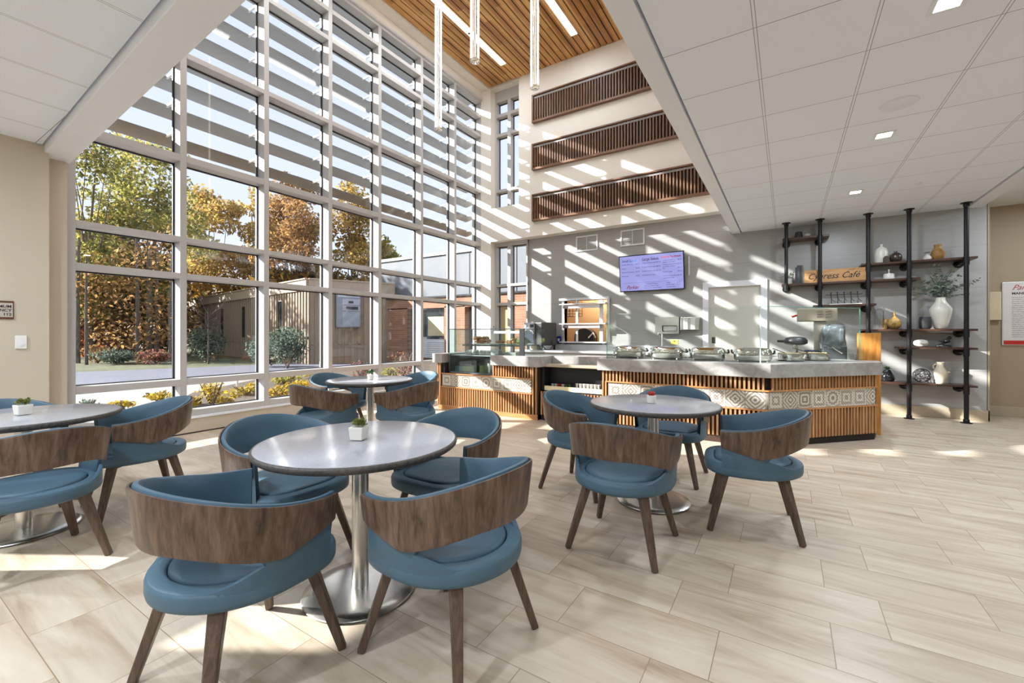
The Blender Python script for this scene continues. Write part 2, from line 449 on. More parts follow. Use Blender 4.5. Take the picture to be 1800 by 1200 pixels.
def tile_mat():
    """patterned 20 cm encaustic tiles; local x runs along the band, local z up"""
    m, nt, b = new_mat('patterned_encaustic_tile')
    v = coords(nt)
    sp = nt.nodes.new('ShaderNodeSeparateXYZ')
    nt.links.new(v, sp.inputs[0])
    T = 0.2
    u = math_n(nt, 'DIVIDE', sp.outputs[0], T)
    w = math_n(nt, 'DIVIDE', sp.outputs[2], T)
    cu = math_n(nt, 'FLOOR', u)
    x = math_n(nt, 'SUBTRACT', math_n(nt, 'MULTIPLY', math_n(nt, 'FRACT', u), 2.0), 1.0)
    y = math_n(nt, 'SUBTRACT', math_n(nt, 'MULTIPLY', math_n(nt, 'FRACT', w), 2.0), 1.0)
    ax, ay = math_n(nt, 'ABSOLUTE', x), math_n(nt, 'ABSOLUTE', y)
    r = math_n(nt, 'SQRT', math_n(nt, 'ADD', math_n(nt, 'MULTIPLY', x, x), math_n(nt, 'MULTIPLY', y, y)))
    th = math_n(nt, 'ARCTAN2', y, x)
    wn_ = nt.nodes.new('ShaderNodeTexWhiteNoise')
    wn_.noise_dimensions = '1D'
    nt.links.new(math_n(nt, 'ADD', cu, 3.3), wn_.inputs['W'])
    rnd = wn_.outputs['Value']
    sepc = nt.nodes.new('ShaderNodeSeparateColor')
    nt.links.new(wn_.outputs['Color'], sepc.inputs[0])
    r2, r3 = sepc.outputs[1], sepc.outputs[2]
    k = math_n(nt, 'MULTIPLY', math_n(nt, 'ADD', 1.0, math_n(nt, 'FLOOR', math_n(nt, 'MULTIPLY', rnd, 2.99))), 4.0)
    pet = math_n(nt, 'COSINE', math_n(nt, 'MULTIPLY', th, k))
    # flower outline rings
    fl = math_n(nt, 'ADD', math_n(nt, 'MULTIPLY', r, math_n(nt, 'ADD', 9.0, math_n(nt, 'MULTIPLY', r2, 6.0))), math_n(nt, 'MULTIPLY', pet, 0.9))
    A = math_n(nt, 'GREATER_THAN', math_n(nt, 'SINE', fl), 0.15)
    # diamond rings
    dm = math_n(nt, 'ADD', ax, ay)
    D = math_n(nt, 'GREATER_THAN', math_n(nt, 'SINE', math_n(nt, 'ADD', math_n(nt, 'MULTIPLY', dm, 14.0), math_n(nt, 'MULTIPLY', pet, 0.5))), 0.2)
    # square rings with dots
    mxn = math_n(nt, 'MAXIMUM', ax, ay)
    Q = math_n(nt, 'MULTIPLY', math_n(nt, 'SINE', math_n(nt, 'MULTIPLY', x, 17.0)), math_n(nt, 'SINE', math_n(nt, 'MULTIPLY', y, 17.0)))
    Q = math_n(nt, 'GREATER_THAN', math_n(nt, 'ADD', Q, math_n(nt, 'MULTIPLY', math_n(nt, 'SINE', math_n(nt, 'MULTIPLY', mxn, 12.0)), 0.8)), 0.1)
    s1 = math_n(nt, 'GREATER_THAN', r3, 0.60)
    s2 = math_n(nt, 'GREATER_THAN', r3, 0.82)
    cx2 = math_n(nt, 'SUBTRACT', 1.0, ax); cy2 = math_n(nt, 'SUBTRACT', 1.0, ay)
    rc = math_n(nt, 'SQRT', math_n(nt, 'ADD', math_n(nt, 'MULTIPLY', cx2, cx2), math_n(nt, 'MULTIPLY', cy2, cy2)))
    cor_ = math_n(nt, 'MULTIPLY', math_n(nt, 'LESS_THAN', rc, 0.46), math_n(nt, 'GREATER_THAN', math_n(nt, 'SINE', math_n(nt, 'MULTIPLY', rc, 26.0)), 0.0))
    out_ = math_n(nt, 'GREATER_THAN', rc, 0.46)
    A = math_n(nt, 'MAXIMUM', math_n(nt, 'MULTIPLY', A, out_), cor_)
    P = mixc(nt, s1, A, D)
    P = mixc(nt, s2, P, Q)
    bw = nt.nodes.new('ShaderNodeRGBToBW')
    nt.links.new(P, bw.inputs[0])
    light = mixc(nt, r2, srgb(216, 210, 198), srgb(196, 188, 174))
    dark = mixc(nt, r3, srgb(92, 80, 70), srgb(124, 114, 102))
    dark = mixc(nt, math_n(nt, 'MULTIPLY', r, 0.25), dark, srgb(190, 180, 166))
    inv = math_n(nt, 'GREATER_THAN', r2, 0.62)
    pf = math_n(nt, 'ABSOLUTE', math_n(nt, 'SUBTRACT', bw.outputs[0], inv))
    wear = noise(nt, v, 40, 4, 0.7)
    pf = math_n(nt, 'MULTIPLY', pf, math_n(nt, 'ADD', 0.65, math_n(nt, 'MULTIPLY', wear, 0.5)))
    col = mixc(nt, pf, light, dark)
    edge = math_n(nt, 'GREATER_THAN', mxn, 0.975)
    nt.links.new(mixc(nt, edge, col, srgb(120, 112, 104)), b.inputs['Base Color'])
    b.inputs['Roughness'].default_value = 0.35
    return m
MT['tile'] = tile_mat()

# ------------------------------------------------------------------ mesh helpers
class MB:
    def __init__(self):
        self.v, self.f = [], []
    def add(self, vs_, fs_):
        o = len(self.v)
        self.v += [tuple(p) for p in vs_]
        self.f += [tuple(i + o for i in f) for f in fs_]
        return self
    def box(self, x0, x1, y0, y1, z0, z1):
        if x0 > x1: x0, x1 = x1, x0
        if y0 > y1: y0, y1 = y1, y0
        if z0 > z1: z0, z1 = z1, z0
        return self.add([(x0, y0, z0), (x1, y0, z0), (x1, y1, z0), (x0, y1, z0), (x0, y0, z1), (x1, y0, z1), (x1, y1, z1), (x0, y1, z1)],
                        [(3, 2, 1, 0), (4, 5, 6, 7), (0, 1, 5, 4), (1, 2, 6, 5), (2, 3, 7, 6), (3, 0, 4, 7)])
    def prism(self, pts, z0, z1):
        """polygon pts (x, y), counter-clockwise, from z0 to z1"""
        n = len(pts)
        vs_ = [(p[0], p[1], z0) for p in pts] + [(p[0], p[1], z1) for p in pts]
        fs_ = [tuple(range(n - 1, -1, -1)), tuple(range(n, 2 * n))] + [(i, (i + 1) % n, n + (i + 1) % n, n + i) for i in range(n)]
        return self.add(vs_, fs_)
    def extr(self, pts, d):
        """planar polygon of 3-D points swept by vector d"""
        n = len(pts)
        d = Vector(d)
        vs_ = [Vector(p) for p in pts] + [Vector(p) + d for p in pts]
        fs_ = [tuple(range(n - 1, -1, -1)), tuple(range(n, 2 * n))] + [(i, (i + 1) % n, n + (i + 1) % n, n + i) for i in range(n)]
        return self.add(vs_, fs_)
    def bar(self, a, b, w, h=None, up=(0, 0, 1), w2=None, h2=None):
        """rectangular bar from a to b"""
        a, b = Vector(a), Vector(b)
        h = h or w
        w2, h2 = w2 or w, h2 or h
        d = (b - a).normalized()
        up = Vector(up)
        s = d.cross(up)
        if s.length < 1e-4:
            s = d.cross(Vector((1, 0, 0)))
        s.normalize()
        t = s.cross(d).normalized()
        vs_ = []
        for p, ww, hh in ((a, w, h), (b, w2, h2)):
            for sx, sy in ((-1, -1), (1, -1), (1, 1), (-1, 1)):
                vs_.append(p + s * (sx * ww / 2) + t * (sy * hh / 2))
        return self.add(vs_, [(3, 2, 1, 0), (4, 5, 6, 7), (0, 1, 5, 4), (1, 2, 6, 5), (2, 3, 7, 6), (3, 0, 4, 7)])
    def lathe(self, prof, cx=0, cy=0, n=32, cap0=True, cap1=True, z=0):
        vs_, fs_ = [], []
        m = len(prof)
        for (r, h) in prof:
            for k in range(n):
                a = 2 * PI * k / n
                vs_.append((cx + r * math.cos(a), cy + r * math.sin(a), z + h))
        for i in range(m - 1):
            for k in range(n):
                k2 = (k + 1) % n
                fs_.append((i * n + k, i * n + k2, (i + 1) * n + k2, (i + 1) * n + k))
        if cap0: fs_.append(tuple(range(n - 1, -1, -1)))
        if cap1: fs_.append(tuple((m - 1) * n + k for k in range(n)))
        return self.add(vs_, fs_)
    def tube(self, pts, r, n=8, r2=None):
        pts = [Vector(p) for p in pts]
        r2 = r if r2 is None else r2
        vs_, fs_ = [], []
        m = len(pts)
        prev = None
        for i, p in enumerate(pts):
            d = (pts[min(i + 1, m - 1)] - pts[max(i - 1, 0)]).normalized()
            ref = Vector((0, 0, 1)) if abs(d.z) < 0.9 else Vector((1, 0, 0))
            if prev is not None:
                s = (prev - d * prev.dot(d))
                s = s.normalized() if s.length > 1e-5 else d.cross(ref).normalized()
            else:
                s = d.cross(ref).normalized()
            prev = s
            t = d.cross(s)
            rr = r + (r2 - r) * i / max(1, m - 1)
            for k in range(n):
                a = 2 * PI * k / n
                vs_.append(p + s * (rr * math.cos(a)) + t * (rr * math.sin(a)))
        for i in range(m - 1):
            for k in range(n):
                k2 = (k + 1) % n
                fs_.append((i * n + k, i * n + k2, (i + 1) * n + k2, (i + 1) * n + k))
        fs_.append(tuple(range(n - 1, -1, -1)))
        fs_.append(tuple((m - 1) * n + k for k in range(n)))
        return self.add(vs_, fs_)
    def sphere(self, c, r, n=10, sz=1.0, sx=1.0, sy=1.0):
        prof = []
        m = max(4, n // 2 + 1)
        vs_, fs_ = [], []
        vs_.append((c[0], c[1], c[2] - r * sz))
        for i in range(1, m):
            a = -PI / 2 + PI * i / m
            for k in range(n):
                t = 2 * PI * k / n
                vs_.append((c[0] + sx * r * math.cos(a) * math.cos(t), c[1] + sy * r * math.cos(a) * math.sin(t), c[2] + r * sz * math.sin(a)))
        vs_.append((c[0], c[1], c[2] + r * sz))
        L = len(vs_) - 1
        for k in range(n):
            fs_.append((0, 1 + (k + 1) % n, 1 + k))
            fs_.append((L, L - n + k, L - n + (k + 1) % n))
        for i in range(m - 2):
            for k in range(n):
                a, b_ = 1 + i * n + k, 1 + i * n + (k + 1) % n
                fs_.append((a, b_, b_ + n, a + n))
        return self.add(vs_, fs_)
    def build(self, name, mat, parent=None, smooth=None, bevel=0.0, seg=2, loc=None, rz=0.0):
        me = bpy.data.meshes.new(name)
        me.from_pydata(self.v, [], self.f)
        me.update()
        o = bpy.data.objects.new(name, me)
        C.objects.link(o)
        me.materials.append(MT[mat] if isinstance(mat, str) else mat)
        if smooth is not None:
            me.shade_smooth()
            me.set_sharp_from_angle(angle=math.radians(smooth))
        if bevel:
            bv = o.modifiers.new('edge', 'BEVEL')
            bv.width = bevel
            bv.segments = seg
            bv.limit_method = 'ANGLE'
            bv.angle_limit = math.radians(40)
            bv.harden_normals = False
        if loc is not None:
            o.location = loc
        if rz:
            o.rotation_euler = (0, 0, rz)
        if parent is not None:
            o.parent = parent
        return o

def tag(o, label=None, cat=None, group=None, kind=None):
    if label: o['label'] = label
    if cat: o['category'] = cat
    if group: o['group'] = group
    if kind: o['kind'] = kind
    return o

def thing(name, label, cat, loc=(0, 0, 0), rz=0.0, group=None):
    o = bpy.data.objects.new(name, None)
    C.objects.link(o)
    o.empty_display_size = 0.1
    o.location = loc
    o.rotation_euler = (0, 0, rz)
    return tag(o, label, cat, group)

def struct(o):
    o['kind'] = 'structure'
    return o

def dup(root, loc, rz=0.0, label=None, group=None, scale=None):
    r = root.copy(); C.objects.link(r)
    r.location = loc
    r.rotation_euler = (0, 0, rz)
    if scale: r.scale = scale
    if label: r['label'] = label
    if group: r['group'] = group
    for ch in list(root.children):
        c = ch.copy(); C.objects.link(c); c.parent = r
        for g in list(ch.children):
            d = g.copy(); C.objects.link(d); d.parent = c
    return r

def text(name, s, size, mat, parent, loc, rot=(PI / 2, 0, 0), shear=0.0, align='LEFT', ext=0.0008, sx=1.0, off=0.0):
    cu = bpy.data.curves.new(name, 'FONT')
    cu.body = s
    cu.size = size
    cu.shear = shear
    cu.align_x = align
    cu.extrude = ext
    cu.offset = off
    cu.resolution_u = 3
    tmp = bpy.data.objects.new(name + '_curve', cu)
    C.objects.link(tmp)
    bpy.context.view_layer.update()
    me = bpy.data.meshes.new_from_object(tmp)
    bpy.data.objects.remove(tmp)
    me.name = name
    me.materials.clear()
    me.materials.append(MT[mat] if isinstance(mat, str) else mat)
    o = bpy.data.objects.new(name, me)
    C.objects.link(o)
    o.location = loc
    o.rotation_euler = rot
    o.scale = (sx, 1, 1)
    if parent is not None: o.parent = parent
    return o
#==PART2==

# ------------------------------------------------------------------ room shell
XW = -6.38          # inner face of the window mullions
XG = -6.56          # glass
XO = -6.62          # outer face of the frame
YU = 8.70           # upper atrium wall, front face
YB = 8.95           # back wall
ZC = 3.10           # low ceiling
ZA = 7.25           # atrium ceiling
ZS = 3.48           # underside of the upper wall
XR = 2.436          # end of the grey wall
YM = [1.419, 2.432, 3.461, 4.508, 5.545, 6.647, 7.717, 8.735]

struct(MB().box(-6.75, 7.0, -7.0, 13.0, -0.12, 0.0).build('floor', 'floor'))

# low ceiling either side of the tall atrium
LA, LB = Vector((-6.2, 1.165)), Vector((-0.70, 0.90))       # south edge of the atrium opening
mb = MB()
mb.prism([(-6.6, -7.0), (7.0, -7.0), (7.0, 0.86), (LB.x, LB.y), (LA.x, LA.y), (-6.6, 1.18)], ZC, ZC + 0.12)
mb.prism([(-0.70, 0.86), (2.2, 0.86), (2.2, YB + 0.02), (-0.70, YB + 0.02)], ZC, ZC + 0.12)
struct(mb.build('ceiling', 'ceiling'))
# ceiling over the hall beyond the side beam
struct(MB().prism([(2.2, 0.86), (7.0, 0.86), (7.0, 13.0), (2.2, 13.0)], ZC + 0.10, ZC + 0.22).build('ceiling', 'white'))
# white edge beams round the opening
mb = MB()
mb.prism([(-0.86, 1.1), (-0.715, 1.1), (-0.715, YB), (-0.86, YB)], ZC - 0.015, ZC + 0.3)
struct(mb.build('trim_1', 'white', bevel=0.004))
mb = MB()
mb.prism([(-6.30, 1.185), (-0.70, 0.915), (-0.70, 1.13), (-6.36, 1.40)], ZC - 0.07, ZC + 0.3)
struct(mb.build('trim_2', 'white', bevel=0.004))
struct(MB().prism([(2.215, 0.0), (2.38, 0.0), (2.38, YB), (2.215, YB)], ZC - 0.02, ZC + 0.3).build('trim_3', 'white', bevel=0.004))
# atrium side walls above the beams
mb = MB()
mb.box(-0.86, -0.70, 1.1, YB, ZC + 0.28, ZA + 0.3)
struct(mb.build('wall_atrium_east', 'ivory'))
mb = MB()
mb.prism([(-6.6, 1.19), (-0.70, 0.92), (-0.70, 1.12), (-6.6, 1.40)], ZC + 0.28, ZA + 0.3)
struct(mb.build('wall_atrium_south', 'ivory'))
# timber ceiling of individual boards over the atrium, black behind
mb = MB()
x = -6.12
while x < -0.9:
    mb.box(x, min(x + 0.107, -0.87), 1.2, YU - 0.005, ZA - 0.02, ZA)
    x += 0.13
struct(mb.build('ceiling_timber', 'ceilwood'))
struct(MB().box(-6.6, -0.86, 1.1, YB + 0.3, ZA + 0.005, ZA + 0.12).build('ceiling_backing', 'slat_back'))
mb = MB()
mb.box(-6.6, -6.13, 1.2, YB + 0.02, ZA - 0.06, ZA + 0.004)
mb.box(-6.6, XW + 0.02, 1.4, YU, 7.02, ZA - 0.05)
mb.box(-6.13, -5.29, YU + 0.02, YB + 0.1, ZA - 0.06, ZA + 0.004)
struct(mb.build('trim_4', 'ivory'))
mb = MB()
mb.box(XW - 0.05, XW + 0.045, 1.42, YU, 6.985, 7.03)
struct(mb.build('trim_5', 'steel_light'))

# back wall with a pass-through and a door opening
PW = (-4.24, -3.24, 1.07, 1.99)       # pass-through x0, x1, z0, z1
DW = (-1.30, -0.35, 0.0, 2.17)        # door
mb = MB()
T0, T1 = YB, YB + 0.14
mb.box(-5.17, PW[0], T0, T1, 0, ZS)
mb.box(PW[0], PW[1], T0, T1, 0, PW[2])
mb.box(PW[0], PW[1], T0, T1, PW[3], ZS)
mb.box(PW[1], DW[0], T0, T1, 0, ZS)
mb.box(DW[0], DW[1], T0, T1, DW[3], ZS)
mb.box(DW[1], XR, T0, T1, 0, ZC + 0.1)
mb.box(-0.88, DW[1], T0, T1, ZC, ZS)
struct(mb.build('wall_back', 'backwall'))
struct(MB().box(2.43, 2.46, YB, 9.62, 0, ZC + 0.3).build('wall_return', 'taupe'))
struct(MB().box(2.44, 7.0, 9.6, 9.7, 0, ZC + 0.3).build('wall_alcove', 'taupe'))
struct(MB().box(6.9, 7.0, -7.0, 13.0, 0, ZC + 0.3).build('wall_right', 'beige'))
struct(MB().box(-6.6, 7.0, -7.1, -7.0, 0, ZC + 0.3).build('wall_rear', 'beige'))
struct(MB().box(XR - 3.2, XR + 0.02, YB - 0.014, YB, 0, 0.155).box(XR, XR + 0.02, YB - 0.014, YB + 0.3, 0, 0.155).build('baseboard_back', 'lower_beige', bevel=0.004))
struct(MB().box(2.46, 6.9, 9.585, 9.6, 0, 0.155).build('baseboard_alcove', 'lower_beige', bevel=0.004))

# upper wall over the counter
mb = MB()
mb.box(-5.29, -0.86, YU, YB + 0.14, ZS, ZA + 0.1)
mb.box(-6.10, -5.29, YU, YB + 0.14, ZS, 4.28)
struct(mb.build('wall_upper', 'ivory'))
# corner column and the wall beside the corner windows
mb = MB()
mb.box(-6.66, -6.095, YU, YB + 0.14, -0.1, ZA + 0.1)
struct(mb.build('wall_column', 'ivory'))
struct(MB().box(-6.15, -5.15, YB + 0.10, YB + 0.2, 0.0, 0.2).build('wall_corner', 'ivory'))

# left wall, pier and unseen side windows added to cast the near sun patches
SW = (-1.88, -0.82)                    # span of the added side windows, out of the picture
mb = MB()
mb.box(-6.5, -6.14, SW[1], 1.21, 0, ZC + 0.1)
mb.box(-6.5, -6.14, -7.0, SW[0], 0, ZC + 0.1)
mb.box(-6.5, -6.14, SW[0], SW[1], 0, 0.3)
mb.box(-6.5, -6.14, SW[0], -1.28, 0.3, 2.25)
mb.box(-6.5, -6.14, SW[0], SW[1], 2.0, 2.25)
mb.box(-6.5, -6.14, SW[0], SW[1], 2.82, ZC + 0.1)
struct(mb.build('wall_left', 'beige'))
struct(MB().box(-6.66, -6.31, 1.21, 1.375, 0, ZA + 0.1).build('wall_pier', 'beige'))
struct(MB().box(-6.14, -6.128, -7.0, 1.21, 0, 0.10).build('baseboard_left', 'lower_beige'))
def added_side_window(name, y0, y1, z0, z1):
    m = MB()
    for a, b_ in ((y0, y0 + .04), (y1 - .04, y1)):
        m.box(-6.5, -6.38, a, b_, z0, z1)
    m.box(-6.5, -6.38, y0, y1, z0, z0 + .04).box(-6.5, -6.38, y0, y1, z1 - .04, z1)
    w = struct(m.build(name, 'frame'))
    MB().box(-6.46, -6.454, y0 + .04, y1 - .04, z0 + .04, z1 - .04).build('pane', 'glass', w)
added_side_window('window_10', -1.28, SW[1], 0.3, 2.0)
added_side_window('window_11', SW[0], SW[1], 2.25, 2.82)

# knee wall and sill under the big window
struct(MB().box(-6.66, -6.365, 1.375, YU, -0.1, 0.205).build('wall_sill', 'beige'))
struct(MB().box(-6.50, -6.345, 1.375, YU, 0.185, 0.215).build('trim_6', 'white', bevel=0.004))
struct(MB().box(-6.365, -6.36, 1.375, YU, 0.0, 0.014).build('baseboard_window', 'slat_back'))

# curtain wall, one object per bay
ZR = [(0.215, 0.292), (0.612, 0.690), (1.944, 2.012), (2.405, 2.468), (3.405, 3.488), (4.715, 4.785), (6.085, 6.155), (6.56, 6.635), (6.93, 7.02)]
def sheet(m, x, y0, y1, z0, z1, nrm):
    m.add([(x, y0, z0), (x, y1, z0), (x, y1, z1), (x, y0, z1)], [(0, 1, 2, 3)])
for i in range(7):
    y0, y1 = YM[i], YM[i + 1]
    m = MB()
    m.box(XO, XW, y0 - 0.036, y0 + 0.036, 0.2, 7.03)
    if i == 6:
        m.box(XO, XW, y1 - 0.036, y1 + 0.0, 0.2, 7.03)
    for z0, z1 in ZR:
        m.box(XO, XW, y0 + 0.036, y1 - 0.036 if i < 6 else y1 - 0.036, z0, z1)
    w = struct(m.build('window_%d' % (i + 1), 'frame', bevel=0.003, seg=1))
    g, k = MB(), MB()
    a, b_ = y0 + 0.036, y1 - 0.036
    for j in range(len(ZR) - 1):
        z0, z1 = ZR[j][1], ZR[j + 1][0]
        g.box(XG - 0.004, XG + 0.004, a + 0.008, b_ - 0.008, z0 + 0.008, z1 - 0.008)
        k.box(XG - 0.012, XG + 0.014, a, a + 0.014, z0, z1)
        k.box(XG - 0.012, XG + 0.014, b_ - 0.016, b_, z0, z1)
        k.box(XG - 0.012, XG + 0.014, a, b_, z0, z0 + 0.010)
        k.box(XG - 0.012, XG + 0.014, a, b_, z1 - 0.014, z1)
    g.build('pane', 'glass', w)
    k.build('gasket', 'gasket', w)

# the two narrow windows that turn the corner
def corner_window(name, x0, x1, xm, zs, z0, z1, parent=None):
    m, g, k = MB(), MB(), MB()
    yf, yo = YB - 0.05, YB + 0.14
    for c, hw in ((x0 + 0.02, 0.02), (xm, 0.045), (x1 - 0.02, 0.02)):
        m.box(c - hw, c + hw, yf, yo, z0, z1)
    for za, zb in zs:
        m.box(x0, x1, yf + 0.002, yo, za, zb)
    w = struct(m.build(name, 'frame', bevel=0.003, seg=1))
    zz = sorted(zs)
    for j in range(len(zz) - 1):
        for a, b_ in ((x0 + 0.04, xm - 0.045), (xm + 0.045, x1 - 0.04)):
            g.box(a + 0.006, b_ - 0.006, YB + 0.09, YB + 0.097, zz[j][1] + 0.006, zz[j + 1][0] - 0.006)
            for q in ((a, a + 0.012), (b_ - 0.012, b_)):
                k.box(q[0], q[1], YB + 0.08, YB + 0.105, zz[j][1], zz[j + 1][0])
            k.box(a, b_, YB + 0.08, YB + 0.105, zz[j + 1][0] - 0.016, zz[j + 1][0])
    g.build('pane', 'glass', w)
    k.build('gasket', 'gasket', w)
corner_window('window_8', -6.095, -5.17, -5.69, [(0.2, 0.26), (0.612, 0.690), (1.944, 2.012), (2.405, 2.468), (3.40, ZS)], 0.2, ZS)
corner_window('window_9', -6.095, -5.29, -5.69, [(4.28, 4.32), (4.715, 4.785), (6.085, 6.155), (6.56, 6.635), (6.93, 7.2)], 4.28, 7.2)

# rooms seen through the pass-through
mb = MB()
mb.box(-5.0, -2.4, 9.9, 9.95, 0, 2.6)
mb.box(-5.0, -4.95, YB + 0.15, 9.95, 0, 2.6)
mb.box(-2.45, -2.4, YB + 0.15, 9.95, 0, 2.6)
mb.box(-5.0, -2.4, YB + 0.15, 9.95, 2.6, 2.65)
struct(mb.build('wall_kitchen', plain('kitchen_brown_wall', srgb(160, 122, 82), 0.5)))
#==PART3==

# ------------------------------------------------------------------ outside
GZ = -0.15
struct(MB().box(-70, -6.66, -40, 60, GZ - 0.3, GZ - 0.02).build('ground', 'grass'))
struct(MB().box(-6.66, 40, YB + 0.3, 60, GZ - 0.3, GZ - 0.02).build('ground_north', 'grass'))
struct(MB().prism([(-24, -20), (-14.5, -20), (-13.8, 4.0), (-14.2, 7.2), (-14.6, 30), (-19.7, 30), (-19.9, 12.0), (-20.6, 9.0), (-22.2, 4.5), (-24, 0)], GZ - 0.02, GZ).build('road', 'asphalt'))
struct(MB().prism([(-13.9, -20), (-6.66, -20), (-6.66, 2.7), (-9.0, 3.0), (-11.6, 4.6), (-13.4, 7.0), (-14.3, 9.0), (-14.3, 7.2), (-13.9, 4.0)], GZ - 0.018, GZ + 0.004).build('path', 'walk'))
bed = MB().prism([(-6.66, 2.7), (-6.66, 15.2), (-13.6, 15.2), (-14.2, 9.0), (-13.4, 7.0), (-11.6, 4.6), (-9.0, 3.0)], GZ - 0.016, GZ + 0.05).build('planting_bed', 'mulch')
tag(bed, 'brown mulched planting bed right outside the tall window', 'planting bed', kind='structure')

def leaf_quads(m, n, c, r, size, rng, flat=0.75, hollow=0.35, up=0.0):
    for _ in range(n):
        while True:
            p = Vector((rng.uniform(-1, 1), rng.uniform(-1, 1), rng.uniform(-1, 1)))
            l = p.length
            if hollow < l < 1: break
        q = Vector((c[0] + p.x * r[0], c[1] + p.y * r[1], c[2] + p.z * r[2]))
        s = size * rng.uniform(0.6, 1.3)
        e = Euler((rng.uniform(-1.2, 1.2), rng.uniform(-1.2, 1.2), rng.uniform(0, 6.28)))
        a = Vector((s, 0, 0)); b_ = Vector((0, s * 0.62, 0))
        a.rotate(e); b_.rotate(e)
        m.add([q - a, q - b_ * 0.9, q + a * 1.1, q + b_ * 0.9], [(0, 1, 2, 3)])

def tree(name, label, x, y, h, trunk_h, lobes, mat, n, size, seed, group=None, tr=0.22, twigs=14):
    rng = random.Random(seed)
    t = thing(name, label, 'tree', (x, y, GZ), group=group)
    tm = MB()
    tm.tube([(0, 0, -0.1), (0.1 * rng.uniform(-1, 1), 0, trunk_h * 0.5), (rng.uniform(-.3, .3), rng.uniform(-.3, .3), trunk_h), (rng.uniform(-.5, .5), rng.uniform(-.5, .5), h * 0.86)], tr, 9, tr * 0.22)
    tm.build('trunk', 'bark', t, smooth=60)
    bm_ = MB()
    for k in range(twigs):
        z0 = trunk_h * rng.uniform(0.55, 1.1)
        lb = rng.choice(lobes)
        e = Vector((lb[0] + rng.uniform(-.5, .5) * lb[3], lb[1] + rng.uniform(-.5, .5) * lb[4], lb[2] + rng.uniform(-.2, .7) * lb[5]))
        s = Vector((0, 0, z0))
        mid = s.lerp(e, 0.5) + Vector((rng.uniform(-.4, .4), rng.uniform(-.4, .4), rng.uniform(-.2, .5)))
        bm_.tube([s, mid, e], tr * 0.34, 5, tr * 0.07)
    bm_.build('branch', 'bark', t, smooth=60)
    lm = MB()
    tot = sum(l[3] * l[4] * l[5] for l in lobes)
    for l in lobes:
        leaf_quads(lm, int(n * l[3] * l[4] * l[5] / tot), l[:3], l[3:6], size, rng, hollow=0.0)
    lm.build('foliage', mat, t)
    return t

def lobeset(rng, w, z0, z1, k):
    L = []
    for i in range(k):
        f = i / max(1, k - 1)
        ww = w * (0.35 + 0.75 * math.sin(PI * (0.10 + 0.8 * f)))
        a = rng.uniform(0, 6.28)
        d = ww * rng.uniform(0.15, 0.75)
        L.append((d * math.cos(a), d * math.sin(a), z0 + (z1 - z0) * f, ww * rng.uniform(.28, .48), ww * rng.uniform(.28, .48), (z1 - z0) * rng.uniform(.06, .11)))
    return L
R_ = random.Random(5)
FW = Vector((-math.sin(math.radians(32.2)), math.cos(math.radians(32.2)), 0))
RT = Vector((math.cos(math.radians(32.2)), math.sin(math.radians(32.2)), 0))
TR = [  # image column, distance along the view axis, row of the treetop, crown foot, half width, material, leaf count, size, label
    (160, 24, 214, 2.4, 3.4, 'leaf_olive', 9500, 0.12, 'tall olive and green tree in the first window bay, beside the window jamb'),
    (268, 27, 226, 3.0, 3.2, 'leaf_olive', 9000, 0.13, 'tall olive tree with bare upper twigs beside the first window mullion'),
    (366, 40, 318, 3.6, 4.4, 'leaf_gold', 10500, 0.17, 'golden tree with a reddish top rising over the tan building'),
    (446, 42, 322, 3.8, 3.4, 'leaf_gold', 8500, 0.17, 'reddish gold tree standing close behind the golden one'),
    (516, 38, 300, 3.0, 3.7, 'leaf_rust', 11500, 0.16, 'rust brown tree over the roof corner of the tan building'),
    (618, 38, 312, 3.0, 3.3, 'leaf_gold', 8500, 0.16, 'yellow brown tree over the wall cabinet of the tan building'),
    (672, 40, 408, 3.0, 2.4, 'leaf_olive', 4500, 0.17, 'dark green treetop peeping over the pale cladding'),
]
for (px, d, yt, zf, w, mt, n, sz, lab) in TR:
    h = 1.26 + (586 - yt) * d / 768.0 - GZ
    p = FW * d + RT * (d * (px - 900) / 768.0)
    tree('autumn_tree', lab, p.x, p.y, h, zf + 1.5, lobeset(R_, w, zf, h - 0.9, 26), mt, n, sz, px, group='autumn trees beyond the window', tr=0.15, twigs=12)
# dark woodland edge: trunks in front of a dense red and gold understorey
for k, (px, d, h, r) in enumerate([(137, 21, 6, .10), (152, 20, 5.0, .07), (190, 26, 6, .09), (243, 22, 6.5, .12), (262, 23.5, 6.5, .17), (276, 25, 6.5, .14), (300, 22.5, 6, .12), (214, 26, 6, .09)]):
    p = FW * d + RT * (d * (px - 900) / 768.0)
    t = MB().tube([(0, 0, -0.2), (R_.uniform(-.1, .1), 0, h * .5), (R_.uniform(-.3, .3), 0, h)], r, 8, r * .45).build('tree_trunk', 'bark', smooth=60, loc=(p.x, p.y, GZ))
    names = ['thick dark trunk hard against the window jamb', 'slender pale birch-like trunk next to the dark trunk', 'thin brown trunk deep in the woodland edge', 'straight grey trunk in the middle of the first window bay', 'stout grey trunk leaning slightly right of the straight one', 'second stout trunk half behind the leaning one', 'trunk half hidden by the first window mullion', 'narrow trunk in the shade behind the straight one']
    tag(t, names[k], 'tree trunk', group='trunks at the woodland edge')
m1, m2 = MB(), MB()
for k in range(46):
    px = 80 + (k * 83) % 232
    d = R_.uniform(25, 31)
    p = FW * d + RT * (d * (px - 900) / 768.0)
    leaf_quads(m1 if k % 3 else m2, 330, (p.x, p.y, R_.uniform(0.4, 6.6)), (1.9, 1.9, 1.3), 0.19, R_, hollow=0.0)
tag(m1.build('woodland_foliage', 'leaf_forest'), 'dense brown and gold woodland foliage seen through the first window bay', 'foliage', kind='stuff')
tag(m2.build('woodland_foliage', 'leaf_red'), 'dull red woodland foliage low at the window jamb', 'foliage', kind='stuff')
